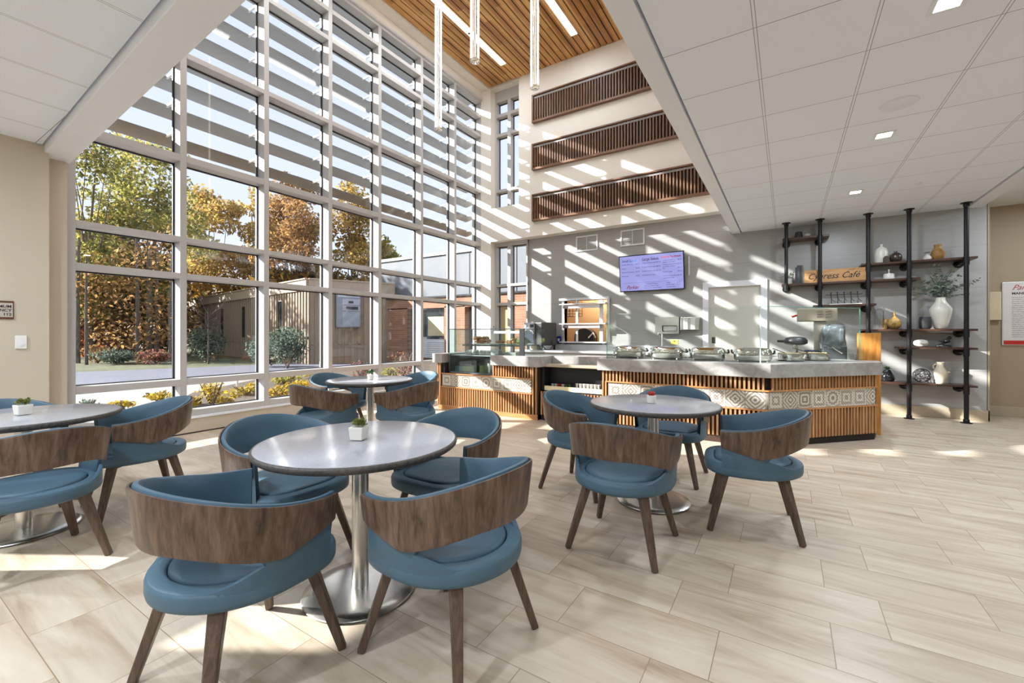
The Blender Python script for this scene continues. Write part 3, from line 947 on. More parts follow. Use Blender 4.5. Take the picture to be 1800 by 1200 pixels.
m4 = MB()
for k in range(26):
    px = 118 + (k * 61) % 190
    d = R_.uniform(21.5, 24.5)
    p = FW * d + RT * (d * (px - 900) / 768.0)
    leaf_quads(m4, 150, (p.x, p.y, R_.uniform(0.3, 5.6)), (1.5, 1.5, 1.0), 0.10, R_, hollow=0.0)
tag(m4.build('understory_foliage', 'leaf_rust'), 'loose rusty understory leaves in front of the woodland trunks', 'foliage', kind='stuff')
m3 = MB()
for k in range(40):
    px = -200 + k * 22
    d = R_.uniform(36, 42)
    p = FW * d + RT * (d * (px - 900) / 768.0)
    leaf_quads(m3, 420, (p.x, p.y, R_.uniform(0.2, 5.4)), (3.0, 3.0, 2.1), 0.34, R_, hollow=0.0)
tag(m3.build('treeline', 'leaf_forest'), 'dark far treeline closing the view beyond the road', 'treeline', kind='stuff')

# shrubs and ground plants
def shrub(name, label, cat, px, d, w, h, mat, n, size, group=None, stems=True, seed=1, z=GZ):
    rng = random.Random(seed)
    p = FW * d + RT * (d * (px - 900) / 768.0)
    t = thing(name, label, cat, (p.x, p.y, z), group=group)
    n = int(n * .7)
    size *= .8
    lm = MB()
    for k in range(9):
        a, q = rng.uniform(0, 6.28), rng.uniform(0, .55) * w
        leaf_quads(lm, n // 9, (q * math.cos(a), q * math.sin(a), h * rng.uniform(.25, .7)), (w * .45, w * .45, h * .3), size, rng, hollow=0.0)
    lm.build('foliage', mat, t)
    if stems:
        sm = MB()
        for k in range(7):
            a = rng.uniform(0, 6.28)
            sm.tube([(0, 0, -0.02), (w * .3 * math.cos(a), w * .3 * math.sin(a), h * .5), (w * .5 * math.cos(a), w * .5 * math.sin(a), h * .85)], 0.02, 5, 0.006)
        sm.build('stem', 'bark', t)
    return t
shrub('shrub', 'grey green shrub under the first two narrow windows of the tan building', 'shrub', 366, 22.0, 1.25, 1.9, 'leaf_bush', 2600, .09, 'shrubs against the tan building', seed=2)
shrub('shrub', 'large grey green shrub at the roof corner end of the tan building', 'shrub', 505, 17.6, 1.2, 1.75, 'leaf_bush', 3200, .075, 'shrubs against the tan building', seed=3)
shrub('shrub', 'grey green shrub half hidden by the second window mullion', 'shrub', 462, 18.6, 0.8, 1.5, 'leaf_bush', 1500, .08, 'shrubs against the tan building', seed=4)
shrub('shrub', 'low flowering shrub at the woodland edge beside the stout trunk', 'shrub', 275, 20.5, 1.0, .7, 'leaf_rosered', 1300, .08, 'low plants at the woodland edge', seed=5)
shrub('shrub', 'pale low shrub in the middle of the woodland edge', 'shrub', 205, 20.5, 1.2, .9, 'leaf_bush', 1500, .08, 'low plants at the woodland edge', seed=6)
shrub('shrub', 'rusty low shrub beside the slender pale trunk', 'shrub', 172, 21.0, .9, .9, 'leaf_rust', 900, .07, 'low plants at the woodland edge', seed=7)
def bedplant(name, label, cat, px, py, w, h, mat, n, size, seed, group=None, stems=True):
    d = 1.36 * 768 / (py - 586)
    return shrub(name, label, cat, px, d, w, h, mat, n, size, group, stems, seed, -0.1)
G1 = 'plants in the mulched bed'
bedplant('rose_bush', 'leggy rose bush with small red blooms beside the first mullion', 'bush', 372, 716, .36, .55, 'leaf_yellow', 520, .035, 11, G1)
bedplant('hosta', 'yellow hosta clump behind the first mullion', 'plant', 340, 712, .34, .18, 'leaf_yellow', 300, .06, 12, G1)
bedplant('hosta', 'yellow hosta clump at the foot of the rose bush', 'plant', 395, 712, .30, .2, 'leaf_yellow', 260, .055, 13, G1)
bedplant('hosta', 'yellow hosta clump beside the white stake', 'plant', 432, 694, .5, .25, 'leaf_yellow', 420, .06, 14, G1)
bedplant('hosta', 'yellow hosta clump nearest the second mullion', 'plant', 487, 702, .4, .3, 'leaf_yellow', 380, .055, 15, G1)
bedplant('hosta', 'wide yellow hosta patch left of the pale chair back', 'plant', 530, 686, .7, .28, 'leaf_yellow', 620, .06, 16, G1)
bedplant('hosta', 'green low plant behind the wide yellow hosta patch', 'plant', 500, 674, .6, .25, 'leaf_olive', 420, .06, 17, G1)
bedplant('hosta', 'green low plant along the bed behind the blue chairs', 'plant', 560, 664, .8, .25, 'leaf_olive', 520, .06, 18, G1)
bedplant('hosta', 'small yellow hosta on the bed edge close to the window jamb', 'plant', 218, 718, .3, .16, 'leaf_yellow', 220, .05, 19, G1)
bedplant('hosta', 'yellow hosta on the bed edge left of the first mullion', 'plant', 278, 704, .36, .2, 'leaf_yellow', 260, .055, 20, G1)
bedplant('rose_bush', 'pink red rose bush behind the small far table', 'bush', 636, 668, .45, .6, 'leaf_rosered', 520, .04, 21, G1)
bedplant('rose_bush', 'pink red rose bush in front of the brick wall', 'bush', 708, 664, .6, .9, 'leaf_rosered', 620, .045, 22, G1)
bedplant('rose_bush', 'pale olive bush between the brick wall and the far chairs', 'bush', 682, 672, .5, .5, 'leaf_olive', 520, .045, 23, G1)
bedplant('hosta', 'tuft of spiky green grass near the window jamb', 'plant', 154, 722, .22, .22, 'leaf_bush', 160, .05, 24, G1)
for px, py, h, lab in ((417, 694, .42, 'white plastic stake in the mulched bed by the rose bush'), (563, 664, .5, 'white plastic stake behind the blue chair backs'), (704, 660, .62, 'white plastic stake in front of the brick wall')):
    d = 1.36 * 768 / (py - 586)
    p = FW * d + RT * (d * (px - 900) / 768.0)
    tag(MB().tube([(0, 0, -.1), (0, 0, h)], 0.022, 8).build('garden_stake', 'white', smooth=60, loc=(p.x, p.y, -0.1)), lab, 'stake', 'white stakes in the bed')
# sapling by the tan building
t = thing('sapling', 'bare young tree in front of the tan building', 'tree', (0, 0, GZ))
d = 20.5
p = FW * d + RT * (d * (366 - 900) / 768.0)
t.location = (p.x, p.y, GZ)
MB().tube([(0, 0, -.1), (0.03, 0, 1.2), (0, 0, 2.3)], 0.045, 7, .02).build('trunk', 'bark', t, smooth=60)
m = MB()
for k in range(18):
    a = k * 2.4
    z = 1.3 + .06 * k
    m.tube([(0, 0, z), (.5 * math.cos(a), .5 * math.sin(a), z + .35), (.8 * math.cos(a), .8 * math.sin(a), z + .75)], .012, 4, .004)
m.build('branch', 'bark', t)

# tan ribbed building
def ribbed(m, a, b, z0, z1, pitch=0.3, t=0.05):
    a, b = Vector(a), Vector(b)
    L = (b - a).length
    u = (b - a) / L
    nrm = Vector((u.y, -u.x, 0))
    k = int(L / pitch)
    for i in range(k):
        c = a + u * (pitch * (i + .5))
        m.bar(c + Vector((0, 0, z0)) + nrm * t / 2, c + Vector((0, 0, z1)) + nrm * t / 2, pitch * .5, t, up=nrm)
cor = Vector((-18.6, 12.0, 0)); lft = Vector((-38.6, 14.9, 0)); rgt = Vector((-16.9, 15.6, 0))
bld = thing('tan_building', 'low tan ribbed building with narrow dark windows across the road', 'building', (cor.x, cor.y, 0))
def loc_(v): return Vector((v[0] - cor.x, v[1] - cor.y, v[2] if len(v) > 2 else 0))
a, b = loc_(lft), loc_(rgt)
m = MB()
m.prism([(a.x, a.y), (0, 0), (b.x, b.y), (b.x - 3.4, b.y + 2.2), (a.x + 2.5, a.y + 3.5)], GZ, 3.72)
ribbed(m, a, Vector((0, 0, 0)), GZ + .9, 3.25)
ribbed(m, Vector((0, 0, 0)), b, GZ + .9, 3.25)
ribbed(m, a, Vector((0, 0, 0)), GZ, GZ + .85)
ribbed(m, Vector((0, 0, 0)), b, GZ, GZ + .85)
m.build('wall', 'tan', bld)
m = MB()
ab = (-a).normalized(); nA = Vector((ab.y, -ab.x, 0)); bb = b.normalized(); nB = Vector((bb.y, -bb.x, 0))
m.bar(a + nA * .05 + Vector((0, 0, 3.5)), nA * .05 + Vector((0, 0, 3.5)), .14, .5)
m.bar(nB * .05 + Vector((0, 0, 3.5)), b + nB * .05 + Vector((0, 0, 3.5)), .14, .5)
m.bar(a + nA * .06 + Vector((0, 0, 3.77)), nA * .06 + Vector((0, 0, 3.77)), .22, .06)
m.bar(nB * .06 + Vector((0, 0, 3.77)), b + nB * .06 + Vector((0, 0, 3.77)), .22, .06)
m.build('fascia', plain('tan_fascia', srgb(186, 166, 142), .6), bld)
MT['dark_glass'] = plain('dark_window_glass', (0.03, 0.035, 0.035), .08)
for px, z0, z1 in ((362, .95, 2.75), (395, 1.0, 2.8), (433, 1.05, 2.8), (497, 1.1, 2.85)):
    r = FW + RT * ((px - 900) / 768.0)
    # intersection with the left face
    u = (cor - lft)
    den = r.x * u.y - r.y * u.x
    s = (lft.x * u.y - lft.y * u.x) / den
    q = r * s - Vector((cor.x, cor.y, 0))
    q.z = 0
    f = MB()
    f.bar(q + nA * .07 + Vector((0, 0, z0 - .06)), q + nA * .07 + Vector((0, 0, z1 + .06)), .52, .12, up=nA)
    fo = f.build('window', MT['tan'], bld)
    g = MB()
    g.bar(q + nA * .12 + Vector((0, 0, z0)), q + nA * .12 + Vector((0, 0, z1)), .40, .08, up=nA)
    g.build('pane', 'dark_glass', fo)
# grey wall cabinet on the right face
r = FW + RT * ((611 - 900) / 768.0)
u = (rgt - cor)
s = (cor.x * u.y - cor.y * u.x) / (r.x * u.y - r.y * u.x)
q = r * s
cab = thing('wall_cabinet', 'grey wall cabinet with a pale header on the tan building', 'cabinet', (q.x + nB.x * .06, q.y + nB.y * .06, 0), math.atan2(bb.y, bb.x))
MB().box(-.55, .55, -.22, 0, 1.55, 3.2).build('body', plain('cabinet_grey', srgb(150, 156, 166), .4, .2), cab, bevel=.02)
MB().box(-.50, .50, -.24, -.22, 2.98, 3.16).build('header', plain('cabinet_header', srgb(206, 212, 226), .4), cab)  # header is a plain pale panel
text('lettering', '(1) Acme', .13, 'black', cab, (-.12, -.245, 3.02))
MB().box(-.3, .5, -.24, -.22, 2.62, 2.9).box(-.3, .5, -.24, -.22, 2.36, 2.58).build('panel', plain('cabinet_panel', srgb(184, 188, 198), .35), cab)
MB().box(-.02, .2, -.255, -.24, 2.70, 2.80).box(-.12, .42, -.255, -.24, 2.40, 2.54).build('display', 'dark_metal', cab)
MB().box(-.3, .48, -.245, -.22, 1.6, 2.28).build('door', plain('cabinet_door', srgb(164, 176, 184), .15), cab)

# brick building with pale cladding above
br = thing('brick_building', 'orange brick building with pale grey cladding above', 'building', (-10, 15.3, 0))
def bx(px, z=None):
    r = FW + RT * ((px - 900) / 768.0)
    return r.x * 15.3 / r.y + 10
m = MB()
xs = [(bx(655), bx(716)), (bx(781), bx(817)), (bx(846), bx(872)), (bx(893), bx(960) + 4)]
for x0, x1 in xs:
    m.box(x0, x1, 0, .4, GZ, 2.5)
m.box(bx(655), bx(960) + 4, 0, .4, 2.45, 2.95)
m.box(bx(687), bx(781), 0.5, .8, GZ, 0.1)
m.build('wall', 'brick', br)
MB().box(bx(650), bx(960) + 4.2, -.08, .5, 2.93, 3.0).build('coping', 'dark_metal', br)
m = MB()
m.box(bx(640), bx(960) + 4, .55, .9, 3.0, 5.02)
o = m.build('cladding', 'grey_panel', br)
m = MB()
for px in (718, 776, 812, 851, 896, 925):
    m.box(bx(px) - .012, bx(px) + .012, .535, .56, 3.0, 5.0)
m.build('panel_joint', 'dark_metal', br)
MB().box(bx(640), bx(960) + 4, .48, .95, 5.0, 5.14).build('parapet', 'ivory', br)
m = MB().box(bx(716), bx(727), .3, .42, GZ, 2.5).box(bx(817), bx(846), .3, .36, GZ, 2.5)
m.build('doorway', 'dark_brown', br)
w = MB().box(bx(727), bx(781), .25, .35, .1, 2.5).build('window', 'steel_light', br)
MB().box(bx(730), bx(743), .2, .26, 1.1, 2.4).box(bx(745), bx(778), .2, .26, 1.0, 2.44).build('pane', 'dark_glass', w)
MB().box(bx(748), bx(776), .16, .2, 1.15, 2.05).build('blind', plain('beige_blind', srgb(206, 194, 150), .7), w)
m = MB()
for k in range(9):
    m.box(bx(744), bx(780), .14, .25, .12 + k * .09, .17 + k * .09)
m.build('louver', 'steel_light', w)
MB().box(bx(872), bx(893), .2, .3, GZ, 2.45).build('window', plain('olive_blind', srgb(176, 160, 110), .6), br)

# horizontal sunshade blades outside the window
prof = []
for k in range(14):
    a = 2 * PI * k / 14
    cx_, cz_ = 0.135 * math.cos(a), 0.032 * math.sin(a)
    t_ = math.radians(15)
    prof.append((cx_ * math.cos(t_) - cz_ * math.sin(t_), cx_ * math.sin(t_) + cz_ * math.cos(t_)))
ZB = [3.80, 4.185, 4.56, 4.94, 5.315, 5.695, 6.07, 6.45, 6.825, 7.2]
ords = ['lowest', 'second lowest', 'third', 'fourth', 'fifth', 'sixth', 'seventh', 'eighth', 'ninth', 'topmost']
for i, z in enumerate(ZB):
    m = MB()
    m.extr([(-6.98 + p_[0], 1.0, z + 0.02 + p_[1]) for p_ in prof][::-1], (0, 8.0, 0))
    o = m.build('sunshade_blade', 'blade' if i else plain('bronze_fascia', srgb(126, 116, 106), .5), smooth=50)
    b2 = MB()
    for y in YM:
        b2.box(-7.02, -6.62, y - .012, y + .012, z + .03, z + .06)
    b2.build('bracket', 'white', o)
    tag(o, 'long horizontal sunshade blade outside the window, %s counted up from the first tall pane' % ords[i], 'sunshade', 'sunshade blades outside the window')
#==PART4==

# ------------------------------------------------------------------ chairs
MT['ash'] = wood('grey_ash_shell', srgb(56, 39, 30), srgb(120, 97, 80), axis=2, stretch=7, rough=0.38, scale=4.0)
PHI = math.radians(124)
def kf(p):
    if abs(p) <= PI / 2: return 1.0
    return (abs(math.sin(p)) ** 3.2 + abs(math.cos(p)) ** 3.2) ** (-1 / 3.2)
def rz_(z): return 0.272 + 0.115 * (z - 0.43)
def zt_(p): return 0.768 - 0.112 * (1 - math.cos(p / PHI * PI)) / 2
def sst(a, b, x):
    t = max(0, min(1, (x - a) / (b - a)))
    return t * t * (3 - 2 * t)
def lin_b(p):
    d = math.degrees(abs(p))
    return 0.566 - 0.168 * sst(58, 92, d)
def band_b(p):
    d = math.degrees(abs(p))
    if d < 88: return 0.566 - 0.072 * sst(20, 92, d)
    return 0.497 + 0.055 * (d - 88) / 38.0
def panel(phi, n, zb, zt, off0, off1, m=5, inset=0.0):
    """curved panel: inner skin at r(z)+off0, outer skin at r(z)+off1, soft upper edge"""
    o = MB()
    vs_, fs_ = [], []
    ring = []
    lv = [0.0, 0.06, 0.35, 0.7, 0.94, 1.0]
    prof = [(t, off0 + (0.25 * (off1 - off0) if t in (0.0, 1.0) else 0)) for t in lv] + [(t, off1 - (0.25 * (off1 - off0) if t in (0.0, 1.0) else 0)) for t in lv[::-1]]
    K = len(prof)
    for i in range(n + 1):
        p = -phi + 2 * phi * i / n
        b_, t_ = zb(p), zt(p)
        for (t, off) in prof:
            z = b_ + (t_ - b_) * t
            r = rz_(z) + off
            r *= kf(p)
            vs_.append((r * math.sin(p), -r * math.cos(p), z))
    for i in range(n):
        for k in range(K):
            k2 = (k + 1) % K
            fs_.append((i * K + k, (i + 1) * K + k, (i + 1) * K + k2, i * K + k2))
    fs_.append(tuple(range(K)))
    fs_.append(tuple(n * K + k for k in range(K - 1, -1, -1)))
    return o.add(vs_, fs_)
def plan_lathe(prof, n=64):
    vs_, fs_ = [], []
    for (r, z) in prof:
        for k in range(n):
            p = -PI + 2 * PI * k / n
            q = r * kf(p)
            vs_.append((q * math.sin(p), -q * math.cos(p), z))
    for i in range(len(prof) - 1):
        for k in range(n):
            k2 = (k + 1) % n
            fs_.append((i * n + k, i * n + k2, (i + 1) * n + k2, (i + 1) * n + k))
    return MB().add(vs_, fs_)
def wing():
    def top(p):
        d = math.degrees(abs(p))
        return .436 + .070 * sst(38, 92, d) + .055 * sst(88, 126, d)
    w = MB()
    vs_, fs_ = [], []
    n = 56
    for i in range(n + 1):
        p = -PHI + 2 * PHI * i / n
        t = top(p)
        for r, z in ((.262, .41), (.264 + .02 * (t - .436) / .12, t - .004), (.272 + .02 * (t - .436) / .12, t), (.284 + .012 * (t - .436) / .12, t - .004), (.2892, .415), (.285, .40)):
            r *= kf(p)
            vs_.append((r * math.sin(p), -r * math.cos(p), z))
    for i in range(n):
        for k in range(6):
            k2 = (k + 1) % 6
            fs_.append((i * 6 + k, (i + 1) * 6 + k, (i + 1) * 6 + k2, i * 6 + k2))
    fs_.append(tuple(range(6)))
    fs_.append(tuple(n * 6 + k for k in range(5, -1, -1)))
    return vs_, fs_
def make_chair():
    t = thing('barrel_chair', 'x', 'chair')
    plan_lathe([(0.001, .360), (.22, .360), (.272, .364), (.286, .374), (.2895, .388), (.2895, .418), (.286, .430), (.276, .4365), (.238, .438), (.231, .435), (.228, .428), (.228, .418), (.001, .418)]).add(*wing()).build('seat_shell', 'blue', t, smooth=50)
    plan_lathe([(0.001, .405), (.222, .406), (.2245, .425), (.2235, .437), (.217, .444), (.20, .448), (.12, .453), (.001, .455)]).build('seat_cushion', 'blue', t, smooth=50)
    panel(PHI, 56, lin_b, zt_, -.014, .013).build('back_lining', 'blue', t, smooth=50)
    panel(PHI - math.radians(1.5), 56, band_b, lambda p: zt_(p) - .004, .0135, .026).build('backrest', 'ash', t, smooth=40)
    for sx in (-1, 1):
        for sy in (-1, 1):
            m = MB()
            m.bar((sx * .165, sy * .165, .362), (sx * .252, sy * .252, 0.0), .052, .040, up=(sx, sy, 0), w2=.030, h2=.030)
            m.build('leg', 'ash_leg', t, bevel=.006)
    m = MB()
    m.bar((-.17, -.17, .350), (.17, .17, .350), .045, .030)
    m.bar((-.17, .17, .349), (.17, -.17, .349), .045, .030)
    m.build('seat_frame', 'ash_leg', t, bevel=.004)
    m = MB()
    for s in (-1, 1):
        m.bar((s * .272, -.015, .43), (s * .279, -.03, .50), .05, .012, up=(1, 0, 0))
    m.build('bracket', 'black', t)
    return t
proto = make_chair()
CH = [
    # x, y, yaw (0 = faces +Y), label, group
    (-1.75, 0.86, 0.03, 'barrel chair nearest the camera, its wide wooden back turned to the viewer', 'A'),
    (-1.17, 1.39, PI / 2 - .02, 'barrel chair on the open floor side of the table nearest the camera', 'A'),
    (-1.74, 2.03, PI, 'barrel chair behind the nearest table, open front under the tabletop', 'A'),
    (-2.40, 1.42, -PI / 2, 'barrel chair on the window side of the nearest table, sunlit blue seat', 'A'),
    (-0.84, 2.60, 0.0, 'barrel chair in front of the table by the counter, wooden back square to the camera', 'B'),
    (-0.20, 3.32, PI / 2 + .12, 'barrel chair on the open floor side of the table by the counter, facing the window', 'B'),
    (-0.87, 4.03, PI, 'barrel chair between the counter tiles and the table with the red cactus', 'B'),
    (-1.43, 3.36, -PI / 2 - .1, 'barrel chair on the window side of the table with the red cactus', 'B'),
    (-4.00, 2.76, -.05, 'barrel chair in front of the farthest table, on its window side', 'C'),
    (-3.42, 3.35, PI / 2 + .1, 'barrel chair on the counter side of the farthest table, wooden back towards us', 'C'),
    (-4.00, 3.98, PI - .1, 'barrel chair behind the farthest table, sun on its blue lining', 'C'),
    (-4.64, 3.38, -PI / 2, 'barrel chair between the farthest table and the mulched bed window', 'C'),
    (-3.51, 0.62, PI / 2 + .05, 'barrel chair cut by the frame edge at the table by the beige wall', 'D'),
    (-4.04, 1.25, PI - .1, 'barrel chair below the first window mullion, grained wooden side showing', 'D'),
    (-4.72, 0.70, -PI / 2, 'barrel chair behind the cut off table, only its blue rim showing', 'D'),
]
GN = {'A': 'chairs at the table nearest the camera', 'B': 'chairs at the table by the counter', 'C': 'chairs at the farthest table', 'D': 'chairs at the table by the beige wall'}
for i, (x, y, rz, lab, g) in enumerate(CH):
    if i == 0:
        o = proto
        o.location = (x, y, 0); o.rotation_euler = (0, 0, rz)
        o['label'] = lab; o['group'] = GN[g]
    else:
        o = dup(proto, (x, y, 0), rz, lab, GN[g])

# ------------------------------------------------------------------ tables
def make_table():
    t = thing('round_table', 'x', 'table')
    MB().lathe([(0.001, .7385), (.455, .740), (.462, .7385)], n=72, cap0=False, cap1=False).build('tabletop', 'tabletop', t, smooth=30)
    MB().lathe([(.4615, .7388), (.468, .7375), (.472, .733), (.4725, .724), (.469, .714), (.458, .706), (.44, .704), (.001, .704)], n=72, cap0=False, cap1=False).build('edge_band', 'tableedge', t, smooth=50)
    MB().lathe([(.39, .692), (.395, .703), (.001, .7035)], n=48, cap0=True, cap1=False).build('underplate', 'dark_metal', t, smooth=40)
    MB().lathe([(.039, .018), (.039, .694)], n=32, cap0=False, cap1=False).build('column', 'steel', t, smooth=60)
    MB().lathe([(.262, .004), (.266, .010), (.262, .015), (.20, .019), (.05, .023), (.001, .023)], n=64, cap0=True, cap1=False).build('base', 'steel', t, smooth=50)
    m = MB()
    for k in range(4):
        a = PI / 4 + k * PI / 2
        m.lathe([(.014, 0.0), (.014, .012)], .235 * math.cos(a), .235 * math.sin(a), 12)
    m.build('foot', 'black', t)
    return t
tp = make_table()
TB = [(-1.778, 1.422, 'round grey table nearest the camera with a small succulent pot on it'),
      (-0.855, 3.358, 'round grey table in front of the buffet counter with a red cactus pot'),
      (-4.016, 3.348, 'smallest looking round table, farthest away by the mulched bed window'),
      (-4.13, 0.70, 'round grey table cut by the frame beside the beige wall')]
for i, (x, y, lab) in enumerate(TB):
    if i == 0:
        tp.location = (x, y, 0); tp['label'] = lab; tp['group'] = 'round cafe tables'
    else:
        dup(tp, (x, y, 0), 0, lab, 'round cafe tables')

# small pots with succulents
def planter(x, y, z, lab, mat='succulent', kind=0, s=1.0, rz=0.0, group='little pots on the tables'):
    t = thing('succulent_pot', lab, 'potted plant', (x, y, z), rz, group)
    if kind == 0:
        m = MB()
        m.add([(-.031, -.031, 0.001), (.031, -.031, 0.001), (.031, .031, 0.001), (-.031, .031, 0.001), (-.037, -.037, .064), (.037, -.037, .064), (.037, .037, .064), (-.037, .037, .064)],
              [(3, 2, 1, 0), (4, 5, 6, 7), (0, 1, 5, 4), (1, 2, 6, 5), (2, 3, 7, 6), (3, 0, 4, 7)])
        m.build('pot', 'white_cer', t, bevel=.004, seg=2)
    else:
        MB().lathe([(.028, .001), (.031, .004), (.033, .055), (.029, .058), (.001, .052)], n=24, cap1=False).build('pot', 'white_cer', t, smooth=40)
    m = MB()
    rng = random.Random(int(abs(x) * 1000))
    if kind == 2:
        for k in range(3):
            m.sphere((.012 * math.cos(k * 2.1), .012 * math.sin(k * 2.1), .07), .018, 8)
    else:
        for k in range(9):
            cx, cy = rng.uniform(-.028, .028), rng.uniform(-.028, .028)
            for ring in range(3):
                for q in range(7):
                    a = q * 2 * PI / 7 + ring * .4
                    l = .026 - ring * .006
                    e = .35 + ring * .45
                    c = Vector((cx, cy, .066 + ring * .006 + (k % 3) * .006))
                    tip = c + Vector((l * math.cos(a) * math.cos(e), l * math.sin(a) * math.cos(e), l * math.sin(e) + .006))
                    sd_ = Vector((-math.sin(a), math.cos(a), 0)) * .006
                    md = c.lerp(tip, .55) + Vector((0, 0, -.002))
                    m.add([c, md - sd_, tip, md + sd_, md + Vector((0, 0, .004))], [(0, 1, 4), (1, 2, 4), (2, 3, 4), (3, 0, 4), (0, 3, 2, 1)])
    m.build('succulent', mat, t)
    return t
planter(-1.781, 1.416, .7402, 'white square pot of olive rosettes on the nearest table', 'succulent', 0, rz=.4)
planter(-0.861, 3.326, .7402, 'white round pot with a red cactus on the table by the counter', 'red_bloom', 2)
planter(-3.99, 3.33, .7402, 'white round pot with a dark green sprig on the farthest table', 'leaf_green', 1)
planter(-4.15, 0.70, .7402, 'white square pot of pale green rosettes on the table by the beige wall', 'succulent', 0, rz=.2)

# ------------------------------------------------------------------ lights of the room
MT['lamp'] = emis('downlight_lens', (1.0, 0.93, 0.82), 14)
MT['led'] = emis('linear_light_diffuser', (1.0, 0.97, 0.92), 5)
MT['tube_led'] = emis('pendant_led_strip', (1.0, 0.95, 0.86), PENDANT_E)
MT['tube_glass'] = glassmat('pendant_glass_tube', (0.97, 0.95, 0.92), 1.6, 0.02)
def downlight():
    t = thing('ceiling_downlight', 'x', 'ceiling light')
    m = MB()
    for (a, b, c, d) in ((-.08, .08, -.08, -.055), (-.08, .08, .055, .08), (-.08, -.055, -.055, .055), (.055, .08, -.055, .055)):
        m.box(a, b, c, d, -.006, 0)
    m.build('trim_ring', 'white', t)
    MB().box(-.055, .055, -.055, .055, -.004, -.001).build('lens', 'lamp', t)
    return t
dl = downlight()
DL = [(0.761, 3.348, 'square recessed downlight at the top of the picture in the tile ceiling'),
      (0.760, 5.264, 'square recessed downlight in front of the round ceiling speaker'),
      (0.752, 7.19, 'square recessed downlight nearest the pipe shelving'),
      (2.9, 4.5, None), (4.6, 4.5, None), (3.2, 8.2, None), (4.6, 0.6, None), (0.76, -1.2, None), (2.6, -1.4, None),  # unlabelled ones are unseen lamps added to fill the room
      (-1.6, -0.9, None), (-3.6, -0.6, None), (-5.2, -0.9, None), (-1.4, -3.2, None), (-4.0, -3.2, None), (0.8, -3.6, None), (3.4, -3.8, None)]
for i, (x, y, lab) in enumerate(DL):
    o = dl if i == 0 else dup(dl, (x, y, ZC))
    o.location = (x, y, ZC if x < 2.2 else ZC + .10)
    o['label'] = lab or 'unseen square downlight added outside the picture to brighten the room'
    o['group'] = 'recessed downlights'
    ld = bpy.data.lights.new('downlight_lamp', 'AREA')
    ld.shape = 'SQUARE'; ld.size = 0.11
    ld.energy = LAMP_W * (0.78 if y > 2 else 1.75)  # added lamps towards the rear run stronger to lift the ceiling
    ld.color = (.78, .89, 1.0)
    lo = bpy.data.objects.new('downlight_lamp', ld)
    C.objects.link(lo)
    lo.location = (0, 0, -.012)
    lo.parent = o
# three linear lights flush in the timber ceiling
for i, (x, y0, y1, lab) in enumerate(((-5.33, 5.0, 8.10, 'long linear light in the timber ceiling nearer the window'), (-3.60, 5.0, 8.05, 'long linear light in the timber ceiling nearer the inner wall'), (-5.33, 1.6, 4.4, 'linear light in the timber ceiling above the picture edge, window row'), (-3.60, 1.6, 4.4, 'linear light in the timber ceiling above the picture edge, inner row'))):
    t = thing('linear_ceiling_light', lab, 'ceiling light', (x, (y0 + y1) / 2, ZA - .022), group='linear lights in the timber ceiling')
    MB().box(-.065, .065, -(y1 - y0) / 2, (y1 - y0) / 2, -.004, .004).build('diffuser', 'led', t)
    ld = bpy.data.lights.new('linear_lamp', 'AREA'); ld.shape = 'RECTANGLE'; ld.size = .12; ld.size_y = y1 - y0
    ld.energy = LINEAR_W; ld.color = (.82, .91, 1.0)
    lo = bpy.data.objects.new('linear_lamp', ld); C.objects.link(lo); lo.location = (0, 0, -.03); lo.parent = t
# glass tube pendants
PN = [(-4.19, 4.69, 4.15, 'glass tube pendant hanging lowest in front of the window corner'),
      (-2.90, 3.84, 4.24, 'glass tube pendant in the middle with its end cap over the timber'),
      (-2.53, 4.52, 4.16, 'glass tube pendant hanging over the upper wood slat panel')]
t0 = None
for (x, y, z0, lab) in PN:
    t = thing('tube_pendant', lab, 'pendant light', (x, y, z0), group='glass tube pendants')
    H = ZA - z0 - .02
    MB().lathe([(.050, .012), (.050, H)], n=24, cap0=False, cap1=False).build('glass_tube', 'tube_glass', t, smooth=60)
    m = MB()
    m.bar((-.034, -.018, .03), (-.034, -.018, H), .024, .012)
    m.bar((.036, .016, .03), (.036, .016, H), .020, .012)
    m.build('led_strip', 'tube_led', t)
    MB().lathe([(.012, .03), (.012, H)], n=10, cap0=False, cap1=False).build('rod', 'chrome', t, smooth=60)
    MB().lathe([(.001, -.004), (.045, -.004), (.054, 0), (.054, .022), (.049, .026)], n=24, cap0=False, cap1=False).build('end_cap', 'chrome', t, smooth=40)
    MB().lathe([(.05, H - .02), (.07, H), (.07, H + .018)], n=20).build('ceiling_rose', 'chrome', t, smooth=40)
# speaker and sprinklers
t = thing('ceiling_speaker', 'round white speaker in the tile ceiling between two downlights', 'speaker', (0.757, 4.61, ZC))
MB().lathe([(.001, -.007), (.10, -.007), (.118, -.008), (.125, -.001)], n=40, cap0=False, cap1=False).build('grille', plain('speaker_grille', srgb(222, 226, 232), .7), t, smooth=30)
for (x, y, z, lab, mt) in ((1.36, 7.18, ZC, 'small round sprinkler cap in the tile ceiling near the side beam', 'white'), (-5.35, 6.9, ZA - .02, 'small dark sprinkler in the timber ceiling beside the linear light', 'dark_metal')):
    tag(MB().lathe([(.001, -.012), (.03, -.012), (.038, -.004), (.04, 0)], n=20, cap0=False, cap1=False).build('sprinkler', mt, smooth=40, loc=(x, y, z)), lab, 'sprinkler')
